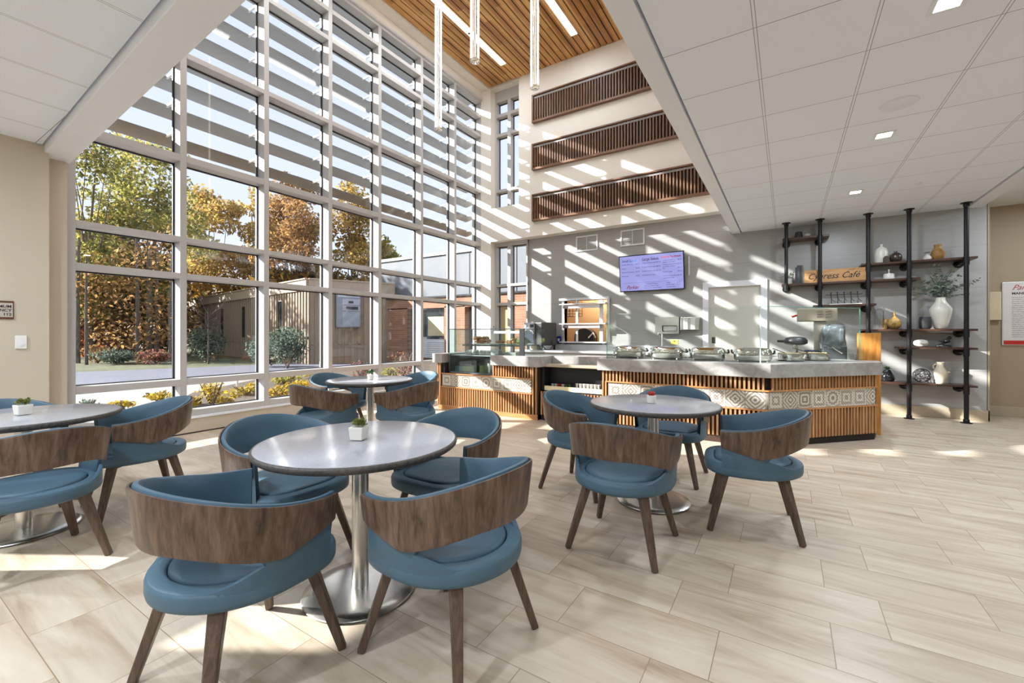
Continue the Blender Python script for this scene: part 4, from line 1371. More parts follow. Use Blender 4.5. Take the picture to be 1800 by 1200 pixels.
# wall things on the beige wall
t = thing('occupancy_sign', 'brown framed occupancy sign on the beige wall cut by the frame', 'sign', (-6.14, .78, 1.478))
MB().box(0.001, .010, -.20, .196, -.085, .085).build('frame', plain('sign_brown', srgb(96, 62, 44), .4), t)
MB().box(0.008, .013, -.20, .190, -.066, .066).build('face', plain('sign_face', srgb(186, 178, 166), .5), t)
for s_, z, y in (('MAXIMUM', .022, .182), ('OCCUPANCY', -.014, .182), ('112', -.052, .182)):
    text('lettering', s_, .036, 'dark_metal', t, (.014, y, z), (PI / 2, 0, PI / 2), align='RIGHT', off=.0006)
t = thing('thermostat', 'white square thermostat plate below the occupancy sign', 'thermostat', (-6.14, 1.022, 1.178))
MB().box(0.001, .014, -.038, .038, -.062, .062).build('plate', 'paper', t, bevel=.004)
m = MB().lathe([(.022, 0), (.022, .006), (.001, .008)], n=24, cap1=False)
o = m.build('dial', 'white', t, smooth=40, loc=(.013, 0, -.018)); o.rotation_euler = (0, PI / 2, 0)
#==PART5==

# ------------------------------------------------------------------ servery counter
FY = 5.55
def slats(m, a, b, z0, z1, pitch=0.046, w=0.021, d=0.024):
    a, b = Vector((a[0], a[1], 0)), Vector((b[0], b[1], 0))
    L = (b - a).length
    u = (b - a) / L
    n = Vector((u.y, -u.x, 0))
    k = max(1, int(round(L / pitch)))
    p = L / k
    for i in range(k):
        c = a + u * (p * (i + .5)) + n * d / 2
        m.bar(c + Vector((0, 0, z0)), c + Vector((0, 0, z1)), w, d, up=n)
def tileband(parent, a, b, z0, h=0.2):
    a, b = Vector((a[0], a[1], 0)), Vector((b[0], b[1], 0))
    L = (b - a).length
    u = (b - a) / L
    o = MB().box(0, L, -.012, 0.004, 0, h).build('tile_band', 'tile', parent, loc=(a.x, a.y, z0))
    o.rotation_euler = (0, 0, math.atan2(u.y, u.x))
    return o
def rail(m, a, b, z, t=.016, d=.034):
    a, b = Vector((a[0], a[1], z)), Vector((b[0], b[1], z))
    u = (b - a).normalized()
    n = Vector((u.y, -u.x, 0))
    m.bar(a + n * (d / 2 - .004), b + n * (d / 2 - .004), d, t)

# left unit, carries the display case
cl = thing('counter_cabinet', 'slatted timber counter section with tiles below the glass display case', 'counter', (0, 0, 0), group='sections of the slatted servery counter')
m = MB(); m.box(-4.96, -3.07, FY + .03, 6.3, .0, .598).box(-3.86, -3.07, FY + .03, 6.3, .598, .774).box(-4.96, -4.84, FY + .03, 6.3, .598, .774)
m.build('carcass', 'slat_back', cl)
m = MB(); slats(m, (-4.90, FY + .022), (-3.17, FY + .022), .075, .372); slats(m, (-3.86, FY + .022), (-3.15, FY + .022), .612, .774)
slats(m, (-4.99, FY + .022), (-4.90, FY + .022), .075, .774); slats(m, (-3.165, FY + .022), (-3.06, FY + .022), .075, .774)
slats(m, (-4.98, 6.3), (-4.98, FY + .02), .075, .774)
m.build('slat_panel', 'slat', cl)
tileband(cl, (-4.88, FY + .02), (-3.17, FY + .02), .388)
m = MB(); rail(m, (-4.92, FY + .02), (-3.15, FY + .02), .378); rail(m, (-4.92, FY + .02), (-3.15, FY + .02), .598)
m.build('band_rail', 'cedar_trim', cl)
MB().box(-4.97, -3.07, FY + .01, 6.25, 0, .075).build('plinth', 'cedar_trim', cl)
# low section under the open cooler
cm = thing('counter_cabinet', 'low slatted counter section right under the open drinks cooler', 'counter', (0, 0, 0), group='sections of the slatted servery counter')
MB().box(-3.05, -2.10, 5.64, 6.3, .0, .42).build('carcass', 'slat_back', cm)
m = MB(); slats(m, (-3.05, 5.63), (-2.10, 5.63), .08, .42); m.build('slat_panel', 'slat', cm)
MB().box(-3.05, -2.10, 5.68, 6.25, 0, .08).build('plinth', 'black', cm)
# main section with the angled wing
P1 = Vector((-.17, FY)); P2 = Vector((.90, 6.68))
uu = (P2 - P1).normalized(); nn = Vector((uu.y, -uu.x))
c0 = thing('counter_cabinet', 'long slatted counter section with a tile band that turns a corner towards the pipe shelves', 'counter', (0, 0, 0), group='sections of the slatted servery counter')
q1 = P1 - nn * .03 + Vector((-.012, 0)); q2 = P2 - nn * .03
MB().prism([(-2.07, FY + .03), (q1.x, FY + .03), (q2.x, q2.y), (.925, 6.94), (.5, 6.96), (-.45, 6.28), (-2.07, 6.28)], .0, .774).build('carcass', 'slat_back', c0)
s1, s2 = P1 + uu * .035 - nn * .02, P2 - nn * .02
e = Vector((-.02, .02))
m = MB(); slats(m, (-2.09, FY + .022), (-.20, FY + .022), .63, .774); slats(m, (-2.09, FY + .022), (-.20, FY + .022), .085, .412)
slats(m, (-2.09, FY + .022), (-2.01, FY + .022), .41, .63)
slats(m, s1, s2, .63, .774); slats(m, s1, s2, .085, .412)
m.build('slat_panel', 'slat', c0)
tileband(c0, (-2.0, FY + .02), (-.185, FY + .02), .42)
tileband(c0, P1 - nn * .018, P2 - nn * .018 - uu * .02, .42)
m = MB(); 
for z in (.412, .628):
    rail(m, (-2.02, FY + .02), (-.17, FY + .02), z); rail(m, P1 - nn * .02, P2 - nn * .02, z)
m.build('band_rail', 'cedar_trim', c0)
pa, pb = P1 - nn * .07, P2 - nn * .07 - uu * .1
MB().prism([(-2.07, FY + .02), (pa.x, FY + .02), (pb.x, pb.y), (.7, 7.0), (-.5, 6.2), (-2.07, 6.2)], 0, .085).build('plinth', 'dark_brown', c0)
# tall timber end panel
ep = thing('end_panel', 'tall honey coloured timber panel closing the right end of the counter', 'panel', (0, 0, 0))
MB().prism([(.76, 6.98), (.985, 7.02), (.985, 7.8), (.945, 7.8), (.945, 7.08), (.75, 7.04)], 0, 1.267).build('board', 'end_wood', ep, bevel=.003)
# worktop
MB().prism([(-3.86, 5.50), (-3.01, 5.50), (-2.98, 5.87), (-2.13, 5.87), (-2.13, 5.50), (-.15, 5.50), (.945, 6.645), (.955, 6.97), (.74, 6.965), (.70, 7.12), (.45, 7.12), (-.45, 6.3), (-3.33, 6.3), (-3.33, 5.63), (-3.86, 5.63)], .775, .925).build('worktop', 'concrete', bevel=.003, seg=1)
tag(bpy.data.objects['worktop'], 'thick grey concrete-look worktop running over the slatted counter', 'worktop')
wl = MB().box(-5.05, -4.84, 5.50, 6.3, .775, .925).build('worktop', 'concrete', bevel=.003, seg=1)
tag(wl, 'short grey worktop block left of the glass display case', 'worktop')

# display case
dc = thing('display_case', 'glass pastry display case at the window end of the counter', 'display case', (0, 0, 0))
X0, X1 = -4.82, -3.34
MB().box(X0, -3.87, 5.66, 6.28, .60, .625).box(X0, X0 + .02, 5.66, 6.28, .60, .925).box(-3.88, -3.86, 5.64, 6.28, .60, .93).box(X0, -3.87, 6.26, 6.28, .6, .925).build('tub', plain('case_tub_steel', (.35, .37, .37), .3, .8), dc)
MB().box(X0 + .02, -3.88, 5.64, 5.65, .625, .925).build('lower_pane', 'case_glass', dc)
m = MB(); m.box(X0, -4.0, 5.650, 5.656, .925, 1.33); m.box(-3.995, -3.42, 5.650, 5.656, .93, 1.33); m.box(X0, X0 + .006, 5.656, 6.3, .925, 1.33); m.box(X0, -3.42, 5.656, 6.3, 1.325, 1.331)
m.build('upper_pane', 'case_glass', dc)
MB().box(-3.42, X1, 5.64, 5.665, .925, 1.335).build('end_panel', 'dark_metal', dc)
MB().box(-3.346, -3.34, 5.665, 6.3, .925, 1.331).build('side_pane', 'case_glass', dc)
m = MB(); m.box(X0, -3.42, 5.648, 5.66, 1.325, 1.337); m.box(X0 + .0, X0 + .012, 5.648, 5.66, .925, 1.335); m.box(X0, -3.42, 6.29, 6.302, 1.325, 1.34)
m.box(X0, X0 + .012, 6.28, 6.3, .925, 1.335)
m.build('frame', 'dark_metal', dc)
MB().box(X0 + .2, -3.42, 5.78, 6.28, 1.075, 1.083).build('shelf', 'case_glass', dc)
MB().box(X0 + .2, -3.42, 5.77, 5.782, 1.055, 1.078).box(X0 + .2, -3.42, 6.27, 6.28, 1.055, 1.078).build('shelf_rail', 'dark_metal', dc)
MB().box(X0 + .03, -3.43, 5.68, 6.27, .895, .905).build('shelf', 'steel_light', dc)
MB().box(-4.0, -3.42, 5.8, 5.82, 1.26, 1.30).build('price_strip', 'paper', dc)
# goods in the case
def domes(name, label, cat, x, y, z, n, r, mt, group, spread=.12, seed=1):
    t = thing(name, label, cat, (x, y, z), group=group)
    rng = random.Random(seed)
    MB().lathe([(.001, .001), (spread * .8, .001), (spread * 1.05, .012), (spread * 1.02, .014), (.001, .006)], n=28, cap0=False, cap1=False).build('platter', 'white_cer', t, smooth=40)
    m = MB()
    for k in range(n):
        a = k * 2.4
        q = spread * .75 * math.sqrt((k + .3) / n)
        zz = .012 + r * .75 + (.9 * r if k % 3 == 0 and n > 6 else 0)
        m.sphere((q * math.cos(a), q * math.sin(a), zz), r * rng.uniform(.85, 1.1), 10, .75)
    m.build('pastry', mt, t, smooth=60)
    return t
MT['pastry'] = plain('baked_brown', srgb(170, 122, 78), .6, var=.3, scale=50)
MT['wrap'] = plain('wrapped_white', srgb(214, 206, 196), .3, var=.2, scale=40)
MT['salad'] = plain('salad_green', srgb(138, 150, 84), .5, var=.45, scale=60)
GD = 'food in the glass display case'
domes('pastry_platter', 'heap of wrapped brown muffins on the top shelf of the display case', 'food', -4.36, 6.0, 1.084, 16, .050, 'pastry', GD, .19, 3)
domes('pastry_platter', 'small white platter with two pastries beside the muffin heap', 'food', -4.03, 6.0, 1.084, 4, .034, 'pastry', GD, .10, 4)
domes('pastry_platter', 'pastry platter nearest the dark end panel on the top shelf', 'food', -3.78, 6.0, 1.084, 7, .036, 'pastry', GD, .12, 5)
domes('pastry_platter', 'wrapped rolls at the left end of the middle shelf in the case', 'food', -4.52, 5.92, .906, 6, .046, 'wrap', GD, .13, 6)
domes('pastry_platter', 'wrapped rolls in the middle of the middle shelf in the case', 'food', -4.24, 5.92, .906, 6, .044, 'wrap', GD, .12, 7)
def tub(name, label, x, y, z, w, d, h, mt, lid='clear', group=GD, cat='food'):
    t = thing(name, label, cat, (x, y, z), group=group)
    MB().box(-w / 2 + .006, w / 2 - .006, -d / 2 + .006, d / 2 - .006, .004, h * .7).build('filling', mt, t)
    MB().box(-w / 2, w / 2, -d / 2, d / 2, 0, h).build('tub', lid, t, bevel=.006)
    return t
tub('salad_tub', 'clear box of pale salad at the top right of the display case', -3.56, 5.95, 1.084, .14, .14, .12, 'salad')
tub('salad_tub', 'clear tall stack of tubs in the middle of the case behind the glass joint', -3.98, 5.85, .906, .16, .12, .11, 'wrap')
tub('salad_tub', 'clear sandwich box on the middle shelf by the end panel', -3.68, 5.85, .906, .22, .14, .08, 'wrap')
tub('salad_tub', 'teal bowl shaped box low at the left of the display case', -4.70, 5.86, .626, .16, .2, .12, plain('teal_box', srgb(92, 140, 140), .3))
tub('salad_tub', 'row of green salad boxes low in the display case', -4.46, 5.82, .626, .26, .22, .13, 'salad')
tub('salad_tub', 'small clear cup of greens low in the display case beside the stacked cups', -4.2, 5.8, .626, .09, .12, .16, 'salad')
for k in range(4):
    t = thing('stacked_cup', 'white cup in the low stack behind the display glass, column %s from the timber' % ['one', 'two', 'three', 'four'][k], 'cup', (-4.09 + k * .055, 5.80 + (k % 2) * .03, .626), group='white cups low in the display case')
    MB().lathe([(.018, 0), (.026, .15 - .02 * (k % 2)), (.024, .15 - .02 * (k % 2)), (.016, .004)], n=16, cap0=True, cap1=True).build('cup', 'white_cer', t, smooth=50)

# open drinks cooler
oc = thing('open_cooler', 'black open drinks cooler let into the counter', 'cooler', (0, 0, 0))
cx0, cx1 = -3.05, -2.10
m = MB(); m.box(cx0, cx0 + .045, 5.66, 5.86, .42, .82); m.box(cx1 - .02, cx1, 5.66, 5.86, .42, .82); m.box(cx0, cx1, 5.84, 5.86, .42, .80); m.box(cx0, cx1, 5.66, 5.86, .42, .435)
m.build('body', 'black', oc)
MB().box(cx0 + .045, cx1, 5.655, 5.85, .775, .815).build('canopy', plain('cooler_canopy', srgb(186, 170, 148), .35, .3), oc, bevel=.006)
MB().box(cx0 + .05, cx1 - .02, 5.655, 5.672, .436, .50).build('price_rail', plain('cooler_price_rail', srgb(232, 218, 178), .5), oc)
MB().box(cx0 + .045, cx1, 5.69, 5.84, .436, .47).build('deck', 'dark_metal', oc)
rng = random.Random(9)
for k in range(14):
    x = cx0 + .14 + k * .055
    mt = ['wrap', 'wrap', 'red_bloom', 'wrap', 'leaf_green', 'leaf_green', 'clear'][k] if k < 7 else 'white_cer'
    hh = .045 if k < 7 else .07
    t = thing('drink_cup', 'small cup in the open cooler, number %s along the row' % ['one', 'two', 'three', 'four', 'five', 'six', 'seven', 'eight', 'nine', 'ten', 'eleven', 'twelve', 'thirteen', 'fourteen'][k], 'cup', (x, 5.745, .4705), group='cups in the open cooler')
    t['label'] = 'small lidded cup standing in the row inside the black open cooler'
    MB().lathe([(.016, 0), (.022, hh), (.024, hh + .004), (.024, hh + .010), (.001, hh + .013)], n=14, cap1=False).build('cup', mt, t, smooth=40)

# sneeze guard
sg = thing('sneeze_guard', 'clear glass sneeze guard standing round the buffet counter', 'glass guard', (0, 0, 0))
g1, g2 = Vector((-.255, 5.68)), Vector((.76, 6.86))
gu = (g2 - g1).normalized()
def pane(m, a, b, z0, z1, t=.006):
    a, b = Vector((a[0], a[1], (z0 + z1) / 2)), Vector((b[0], b[1], (z0 + z1) / 2))
    m.bar(a, b, t, z1 - z0)
pane(m := MB(), (-2.06, 5.68), (-.26, 5.68), .926, 1.57); m.build('front_pane', 'guard_glass', sg)
pane(m := MB(), (-2.06, 5.69), (-2.06, 6.05), .926, 1.56); m.build('side_pane', 'guard_glass', sg)
pane(m := MB(), g1, g2, .926, 1.57); m.build('angled_pane', 'guard_glass', sg)
m = MB()
m.box(-2.064, -2.056, 5.674, 5.684, .926, 1.57).build('glass_edge', 'glass_edge', sg)
MB().box(-.262, -.252, 5.675, 5.688, .926, 1.57).build('glass_edge', plain('pale_glass_edge', srgb(206, 220, 222), .15), sg)
MB().bar((g2.x, g2.y, .926), (g2.x, g2.y, 1.57), .009, .009).build('glass_edge', 'glass_edge', sg)
MB().bar((g1.x, g1.y, 1.57), (g2.x, g2.y, 1.57), .006, .006).build('glass_edge', 'glass_edge', sg)

# chafing dishes
def superl(m, prof, n=40, p=4.0, cx=0, cy=0):
    vs_, fs_ = [], []
    for (a, b, z) in prof:
        for k in range(n):
            t = 2 * PI * k / n
            c, s = math.cos(t), math.sin(t)
            vs_.append((cx + a * math.copysign(abs(c) ** (2 / p), c), cy + b * math.copysign(abs(s) ** (2 / p), s), z))
    for i in range(len(prof) - 1):
        for k in range(n):
            k2 = (k + 1) % n
            fs_.append((i * n + k, i * n + k2, (i + 1) * n + k2, (i + 1) * n + k))
    fs_.append(tuple(range(n - 1, -1, -1)))
    L = (len(prof) - 1) * n
    fs_.append(tuple(L + k for k in range(n)))
    return m.add(vs_, fs_)
def chafer(label):
    t = thing('chafing_dish', label, 'chafing dish')
    superl(MB(), [(.14, .11, .012), (.185, .145, .016), (.20, .16, .035), (.203, .163, .085), (.208, .168, .088), (.208, .168, .094)]).build('pan', 'chrome', t, smooth=50)
    superl(MB(), [(.208, .168, .0945), (.206, .166, .104), (.200, .160, .112), (.198, .158, .124), (.190, .150, .142), (.165, .125, .158), (.09, .06, .168), (.02, .015, .170)]).build('lid', 'chrome', t, smooth=50)
    m = MB(); m.tube([(-.06, -.166, .108), (-.055, -.185, .118), (.055, -.185, .118), (.06, -.166, .108)], .006, 6)
    m.build('handle', 'chrome', t, smooth=60)
    for s in (-1, 1):
        MB().tube([(s * .205, .10, .09), (s * .226, .10, .10), (s * .226, .02, .13)], .012, 7).build('hinge', 'dark_metal', t, smooth=60)
    m = MB()
    for sx in (-1, 1):
        for sy in (-1, 1):
            m.tube([(sx * .15, sy * .12, 0), (sx * .15, sy * .12, .02)], .012, 8)
    m.build('foot', 'chrome', t)
    return t
cd = chafer('polished chafing dish nearest the left glass edge of the sneeze guard')
for i, (x, y, lab) in enumerate(((-1.84, 5.96, None), (-1.33, 5.96, 'polished chafing dish in front of the paper towel dispenser'), (-.84, 5.96, 'polished chafing dish in front of the white door'), (-.35, 5.96, 'polished chafing dish at the corner of the counter behind the glass joint'))):
    if i == 0:
        cd.location = (x, y, .9255); cd['group'] = 'polished chafing dishes'
    else:
        dup(cd, (x, y, .9255), .05 * (i - 2), lab, 'polished chafing dishes')
def roundpan(label, x, y, r):
    t = thing('round_warmer', label, 'food warmer', (x, y, .9255), group='round open pans')
    MB().lathe([(r * .95, 0), (r * 1.12, .012), (r * 1.12, .018), (r * .9, .022), (r * .92, .075), (r * 1.08, .082), (r * 1.08, .092), (r * .98, .095), (r * .9, .088), (.001, .07)], n=48, cap1=False).build('pan', 'chrome', t, smooth=45)
    m = MB(); rng = random.Random(3)
    for k in range(40):
        a, q = rng.uniform(0, 6.28), r * .85 * math.sqrt(rng.random())
        m.sphere((q * math.cos(a), q * math.sin(a), .085), .016, 6)
    m.build('food', plain('mixed_food', srgb(196, 170, 120), .5, var=.4, scale=60), t, smooth=60)
    MB().tube([(-.02, 0, .08), (-r * 1.1, -.05, .14), (-r * 1.3, -.06, .15)], .006, 6).build('spoon', 'dark_metal', t, smooth=60)
    return t
roundpan('round open pan of food on the angled counter, next to the last chafing dish', .03, 6.34, .14)
roundpan('round open pan of food on the angled counter in front of the wrapped machine', .28, 6.66, .165)

# things standing behind the angled counter
bt = thing('back_table', 'steel work table behind the sneeze guard carrying the machines', 'table', (0, 0, 0))
MB().box(-.35, .93, 7.15, 7.75, .86, .90).build('tabletop', 'steel_light', bt)
for x in (-.3, .88):
    for y in (7.2, 7.7):
        MB().box(x - .02, x + .02, y - .02, y + .02, 0, .86).build('leg', 'steel_light', bt)
dm = thing('dispensing_machine', 'beige steel machine head with vent slots on a narrow neck', 'kitchen machine', (.36, 7.5, .9005))
MB().box(-.13, .12, -.1, .1, 0, .04).build('base', 'steel_light', dm, bevel=.006)
MB().box(-.04, .10, -.08, .08, .04, .53).build('neck', plain('machine_neck', srgb(186, 178, 164), .4, .3), dm, bevel=.008)
MB().box(-.24, .22, -.14, .14, .53, .71).build('head', plain('machine_head', srgb(166, 154, 136), .42, .35), dm, bevel=.01)
m = MB()
for r in range(3):
    for c in range(2):
        m.bar((.0 + c * .10 - .01, -.145, .59 + r * .035), (.065 + c * .10 - .01, -.145, .60 + r * .035), .012, .012)
m.build('vent_slot', 'chrome', dm)
MB().tube([(-.24, 0, .62), (-.30, -.03, .60)], .014, 8).build('lever', 'red_bloom', dm, smooth=60)
wm = thing('waffle_iron', 'dark round waffle iron with a handle under the machine head', 'waffle iron', (.10, 7.30, .9005))
MB().lathe([(.06, 0), (.07, .02), (.03, .04), (.03, .20), (.001, .20)], n=24, cap1=False).build('stand', 'chrome', wm, smooth=40)
MB().lathe([(.10, .20), (.14, .22), (.145, .26), (.12, .30), (.05, .315), (.001, .317)], n=32, cap1=False).build('plate', 'dark_metal', wm, smooth=50)
MB().tube([(-.13, 0, .25), (-.22, 0, .25)], .018, 8).build('handle', 'black', wm, smooth=60)
cb = thing('coffee_machine', 'machine wrapped in shiny grey plastic film behind the sneeze guard', 'machine', (.52, 7.25, .9005))
MB().box(-.12, .14, -.12, .12, 0, .20).build('base', plain('machine_charcoal', (.06, .065, .07), .35), cb, bevel=.012)
fm = MB()
superl(fm, [(.135, .12, .16), (.14, .125, .22), (.125, .115, .30), (.13, .118, .40), (.12, .11, .45), (.06, .05, .475), (.02, .02, .48)], 30, 5)
rg = random.Random(4)
fm.v = [(x + rg.uniform(-.008, .008), y + rg.uniform(-.008, .008), z + rg.uniform(-.006, .006)) for x, y, z in fm.v]
fm.build('plastic_wrap', plain('grey_plastic_film', srgb(104, 110, 114), .2, .2, .35, 16), cb)
MB().tube([(-.02, -.13, .18), (.09, -.15, .10)], .010, 7).build('handle', 'chrome', cb, smooth=60)
t = thing('blue_bowl', 'dark blue bowl between the waffle iron and the wrapped machine', 'bowl', (.285, 7.25, .9005))
MB().lathe([(.07, 0), (.085, .02), (.09, .13), (.085, .13), (.075, .02), (.001, .015)], n=32, cap1=False).build('bowl', plain('navy_enamel', srgb(40, 54, 96), .3), t, smooth=40)
t = thing('squeeze_bottle', 'white squeeze bottle behind the chafing dishes on the angled counter', 'bottle', (.08, 7.3, .9005))
MB().lathe([(.03, 0), (.035, .01), (.034, .13), (.02, .17), (.008, .2), (.001, .2)], n=20, cap1=False).build('body', 'white_cer', t, smooth=50)
t = thing('glass_rack', 'low rack of shiny cups and blue lids in front of the timber end panel', 'rack', (.80, 7.24, .9005))
MB().box(-.10, .10, -.08, .08, 0, .02).build('tray', 'dark_metal', t, bevel=.004)
for k in range(5):
    MB().lathe([(.02, .02), (.026, .09), (.024, .09), (.018, .024)], -.08 + k * .04, (-1) ** k * .03, 14).build('cup', ['clear', 'white_cer', plain('blue_lid', srgb(60, 120, 200), .3), 'chrome', 'clear'][k], t, smooth=50)
MB().tube([(.05, .05, 0), (.05, .05, .22), (-.05, .03, .24)], .008, 6).build('tap', 'chrome', t, smooth=60)

# ------------------------------------------------------------------ back counter, oven, pass-through
bc = thing('back_counter', 'long steel back counter under the pass-through window', 'counter', (0, 0, 0))
MB().box(-5.12, -2.2, 8.25, 8.94, .86, .90).build('worktop', 'steel_light', bc, bevel=.004)
MB().box(-5.12, -2.2, 8.925, 8.945, .90, 1.02).build('upstand', 'steel_light', bc)
MB().box(-5.08, -2.24, 8.32, 8.9, .08, .86).build('cabinet', plain('back_counter_body', srgb(170, 170, 172), .45), bc)
MB().box(-5.05, -2.24, 8.38, 8.9, .0, .08).build('plinth', 'black', bc)
ov = thing('counter_oven', 'dark grey rapid cook oven with a curved silver door on the back counter', 'oven', (-4.66, 8.55, .9005), -.32)
MB().box(-.24, .30, -.22, .24, .10, .60).build('body', plain('oven_shell', (.07, .068, .066), .4, .4), ov, bevel=.02)
MB().box(-.24, .10, -.262, -.218, .11, .60).build('front', plain('oven_front', srgb(186, 184, 184), .25, .8), ov, bevel=.02)
m = MB()
arc = [(-.22, .15)] + [(-.06 - .16 * math.cos(a * PI / 12), .30 + .12 * math.sin(a * PI / 12)) for a in range(13)] + [(.10, .15)]
m.extr([(x, -.264, z) for x, z in arc], (0, -.012, 0))
m.build('door_glass', plain('oven_glass', (.06, .065, .08), .1), ov)
m = MB(); m.tube([(-.06 - .175 * math.cos(a * PI / 12), -.28, .31 + .135 * math.sin(a * PI / 12)) for a in range(1, 12)], .014, 8)
m.build('handle', 'chrome', ov, smooth=60)
MB().box(-.02, .09, -.27, -.262, .49, .56).build('display', 'black', ov)
o = MB().lathe([(.035, 0), (.035, .02), (.001, .022)], n=20, cap1=False).build('knob', 'white', ov, smooth=40, loc=(-.16, -.262, .53)); o.rotation_euler = (PI / 2, 0, 0)
for sx in (-.2, .26):
    for sy in (-.18, .2):
        MB().box(sx - .015, sx + .015, sy - .015, sy + .015, 0, .10).build('leg', 'black', ov)
MB().tube([(.30, .1, .2), (.36, .06, .1), (.34, 0, .01), (.26, -.06, .01), (.2, -.1, .1)], .010, 7).build('cord', 'black', ov, smooth=60)
t = thing('napkin_box', 'small cream box standing under the oven legs', 'box', (-4.72, 8.44, .9005), -.3)
MB().box(-.1, .1, -.03, .06, 0, .09).build('box', plain('cream_box', srgb(224, 206, 170), .5), t, bevel=.004)
t = thing('sanitizer', 'small blue wall dispenser left of the pass-through', 'dispenser', (-4.36, 8.95, 1.12))
MB().box(-.05, .05, -.05, 0, -.08, .08).build('body', plain('blue_plastic', srgb(34, 48, 128), .3), t, bevel=.01)
MB().box(-.022, .022, -.056, -.05, -.03, .03).build('emblem', 'paper', t)
# pass-through frame, shelves, heat strips
pt = thing('pass_through_unit', 'white steel pass-through frame with two heat lamp shelves', 'serving hatch', (0, 0, 0))
x0, x1, z0, z1 = PW
for a, b_ in ((x0 - .06, x0), (x1, x1 + .06)):
    MB().box(a, b_, YB - .03, YB + .14, z0, z1 + .05).build('jamb', 'steel_light', pt)
MB().box(x0 - .08, x1 + .08, YB - .12, YB + .14, z1, z1 + .05).build('head', 'steel_light', pt)
for x in (x0 + .10, x1 - .10):
    MB().box(x - .035 if x > -3.8 else x + .22, x + .035 if x > -3.8 else x + .26, YB - .1, YB - .06, z0, z1).build('post', 'white', pt)
for k, z in enumerate((z0, 1.47, 1.90)):
    MB().box(x0 - .03, x1 + .04, YB - .22, YB + .1, z - .012, z + .012).build('shelf', 'steel_light', pt)
for z in (1.38, 1.81):
    hs_ = MB().box(x0 + .05, x1 - .10, YB - .18, YB - .11, z, z + .06).build('heat_strip', 'steel_light', pt)
    MB().box(x0 + .05, x0 + .16, YB - .19, YB - .18, z + .004, z + .05).build('control_box', 'dark_metal', hs_)
    MB().lathe([(.012, 0), (.001, .004)], n=10, cap1=False).build('indicator', 'red_bloom', hs_, loc=(x0 + .14, YB - .192, z + .03)).rotation_euler = (PI / 2, 0, 0)
for x in (x0 + .02, x1 - .04):
    MB().bar((x, YB - .16, z0 - .02), (x, YB - .01, z0 - .04), .02, .02).build('bracket', 'steel_light', pt)
t = thing('added_kitchen_light', 'small unseen ceiling light added to brighten the kitchen behind the hatch', 'ceiling light', (-3.7, 9.45, 2.595))
MB().box(-.15, .15, -.15, .15, -.01, 0).build('lens', 'led', t)
ld = bpy.data.lights.new('added_kitchen_lamp', 'AREA'); ld.size = .28; ld.energy = 26; ld.color = (1, .95, .86)  # unseen lamp added so the kitchen wall reads bright through the hatch
lo = bpy.data.objects.new('added_kitchen_lamp', ld); C.objects.link(lo); lo.location = (0, 0, -.02); lo.parent = t
t = thing('wire_basket_rack', 'dark wire basket rack hanging inside the kitchen', 'rack', (-4.35, 9.55, 1.66))
m = MB()
for k in range(8): m.tube([(-.28 + k * .08, 0, 0), (-.28 + k * .08, 0, .34)], .006, 5)
for k in range(6): m.tube([(-.28, 0, k * .068), (.28, 0, k * .068)], .006, 5)
m.build('wire', 'black', t)
t = thing('kitchen_kettle', 'dark arched kitchen machine seen through the lower half of the hatch', 'kitchen machine', (-4.05, 9.6, .86))
m = MB(); m.extr([(-.24, 0, 0)] + [(-.24 * math.cos(a * PI / 14), 0, .3 + .22 * math.sin(a * PI / 14)) for a in range(15)] + [(.24, 0, 0)], (0, .25, 0))
m.build('body', 'black', t)
m = MB().tube([(.12, -.02, .3), (.24, -.02, .42), (.30, -.02, .3)], .02, 8); m.build('handle', 'chrome', t, smooth=60)
MB().box(-4.7, -3.0, 9.3, 9.85, 0, .858).build('prep_table', 'steel_light')
tag(bpy.data.objects['prep_table'], 'steel kitchen table under the dark arched machine', 'table')

# door
dr = struct(MB().box(DW[0] + .045, DW[1] - .045, YB + .04, YB + .085, .008, DW[3] - .045).build('door_1', plain('door_pale', srgb(206, 202, 192), .45, var=.01)))
m = MB()
for a, b_ in ((DW[0] - .055, DW[0] + .045), (DW[1] - .045, DW[1] + .055)):
    m.box(a, b_, YB - .02, YB + .14, 0, DW[3] + .055)
m.box(DW[0] - .055, DW[1] + .055, YB - .021, YB + .14, DW[3] - .045, DW[3] + .055)
struct(m.build('door_frame', 'white', bevel=.004))
MB().box(DW[0] + .10, DW[0] + .15, YB + .03, YB + .04, 1.08, 1.19).build('latch_plate', 'black', dr)
MB().tube([(DW[0] + .125, YB + .03, 1.0), (DW[0] + .125, YB - .02, 1.0), (DW[0] + .23, YB - .02, 1.0)], .009, 7).build('handle', 'chrome', dr, smooth=60)
#==PART6==

# ------------------------------------------------------------------ things on the back wall
def grille(x0, x1, z0, z1, lab):
    t = thing('air_grille', lab, 'air grille', ((x0 + x1) / 2, YB, (z0 + z1) / 2), group='return air grilles')
    w, h = (x1 - x0) / 2, (z1 - z0) / 2
    m = MB(); m.box(-w, w, -.02, 0, h - .03, h).box(-w, w, -.02, 0, -h, -h + .03).box(-w, -w + .03, -.02, 0, -h + .03, h - .03).box(w - .03, w, -.02, 0, -h + .03, h - .03)
    m.build('frame', 'white', t, bevel=.003)
    m = MB()
    k = int((2 * h - .06) / .022)
    for i in range(k):
        z = -h + .035 + i * .022
        m.bar((-w + .03, -.008, z), (w - .03, -.008, z), .016, .003, up=(0, .6, .8))
    m.build('louver', plain('grille_louver', srgb(196, 195, 190), .5), t)
    MB().box(-.006, .006, -.018, 0, -h + .03, h - .03).build('divider', 'white', t)
    MB().box(-w + .02, w - .02, -.003, -.001, -h + .02, h - .02).build('backing', plain('grille_shadow_plate', (.42, .42, .41), .7), t)
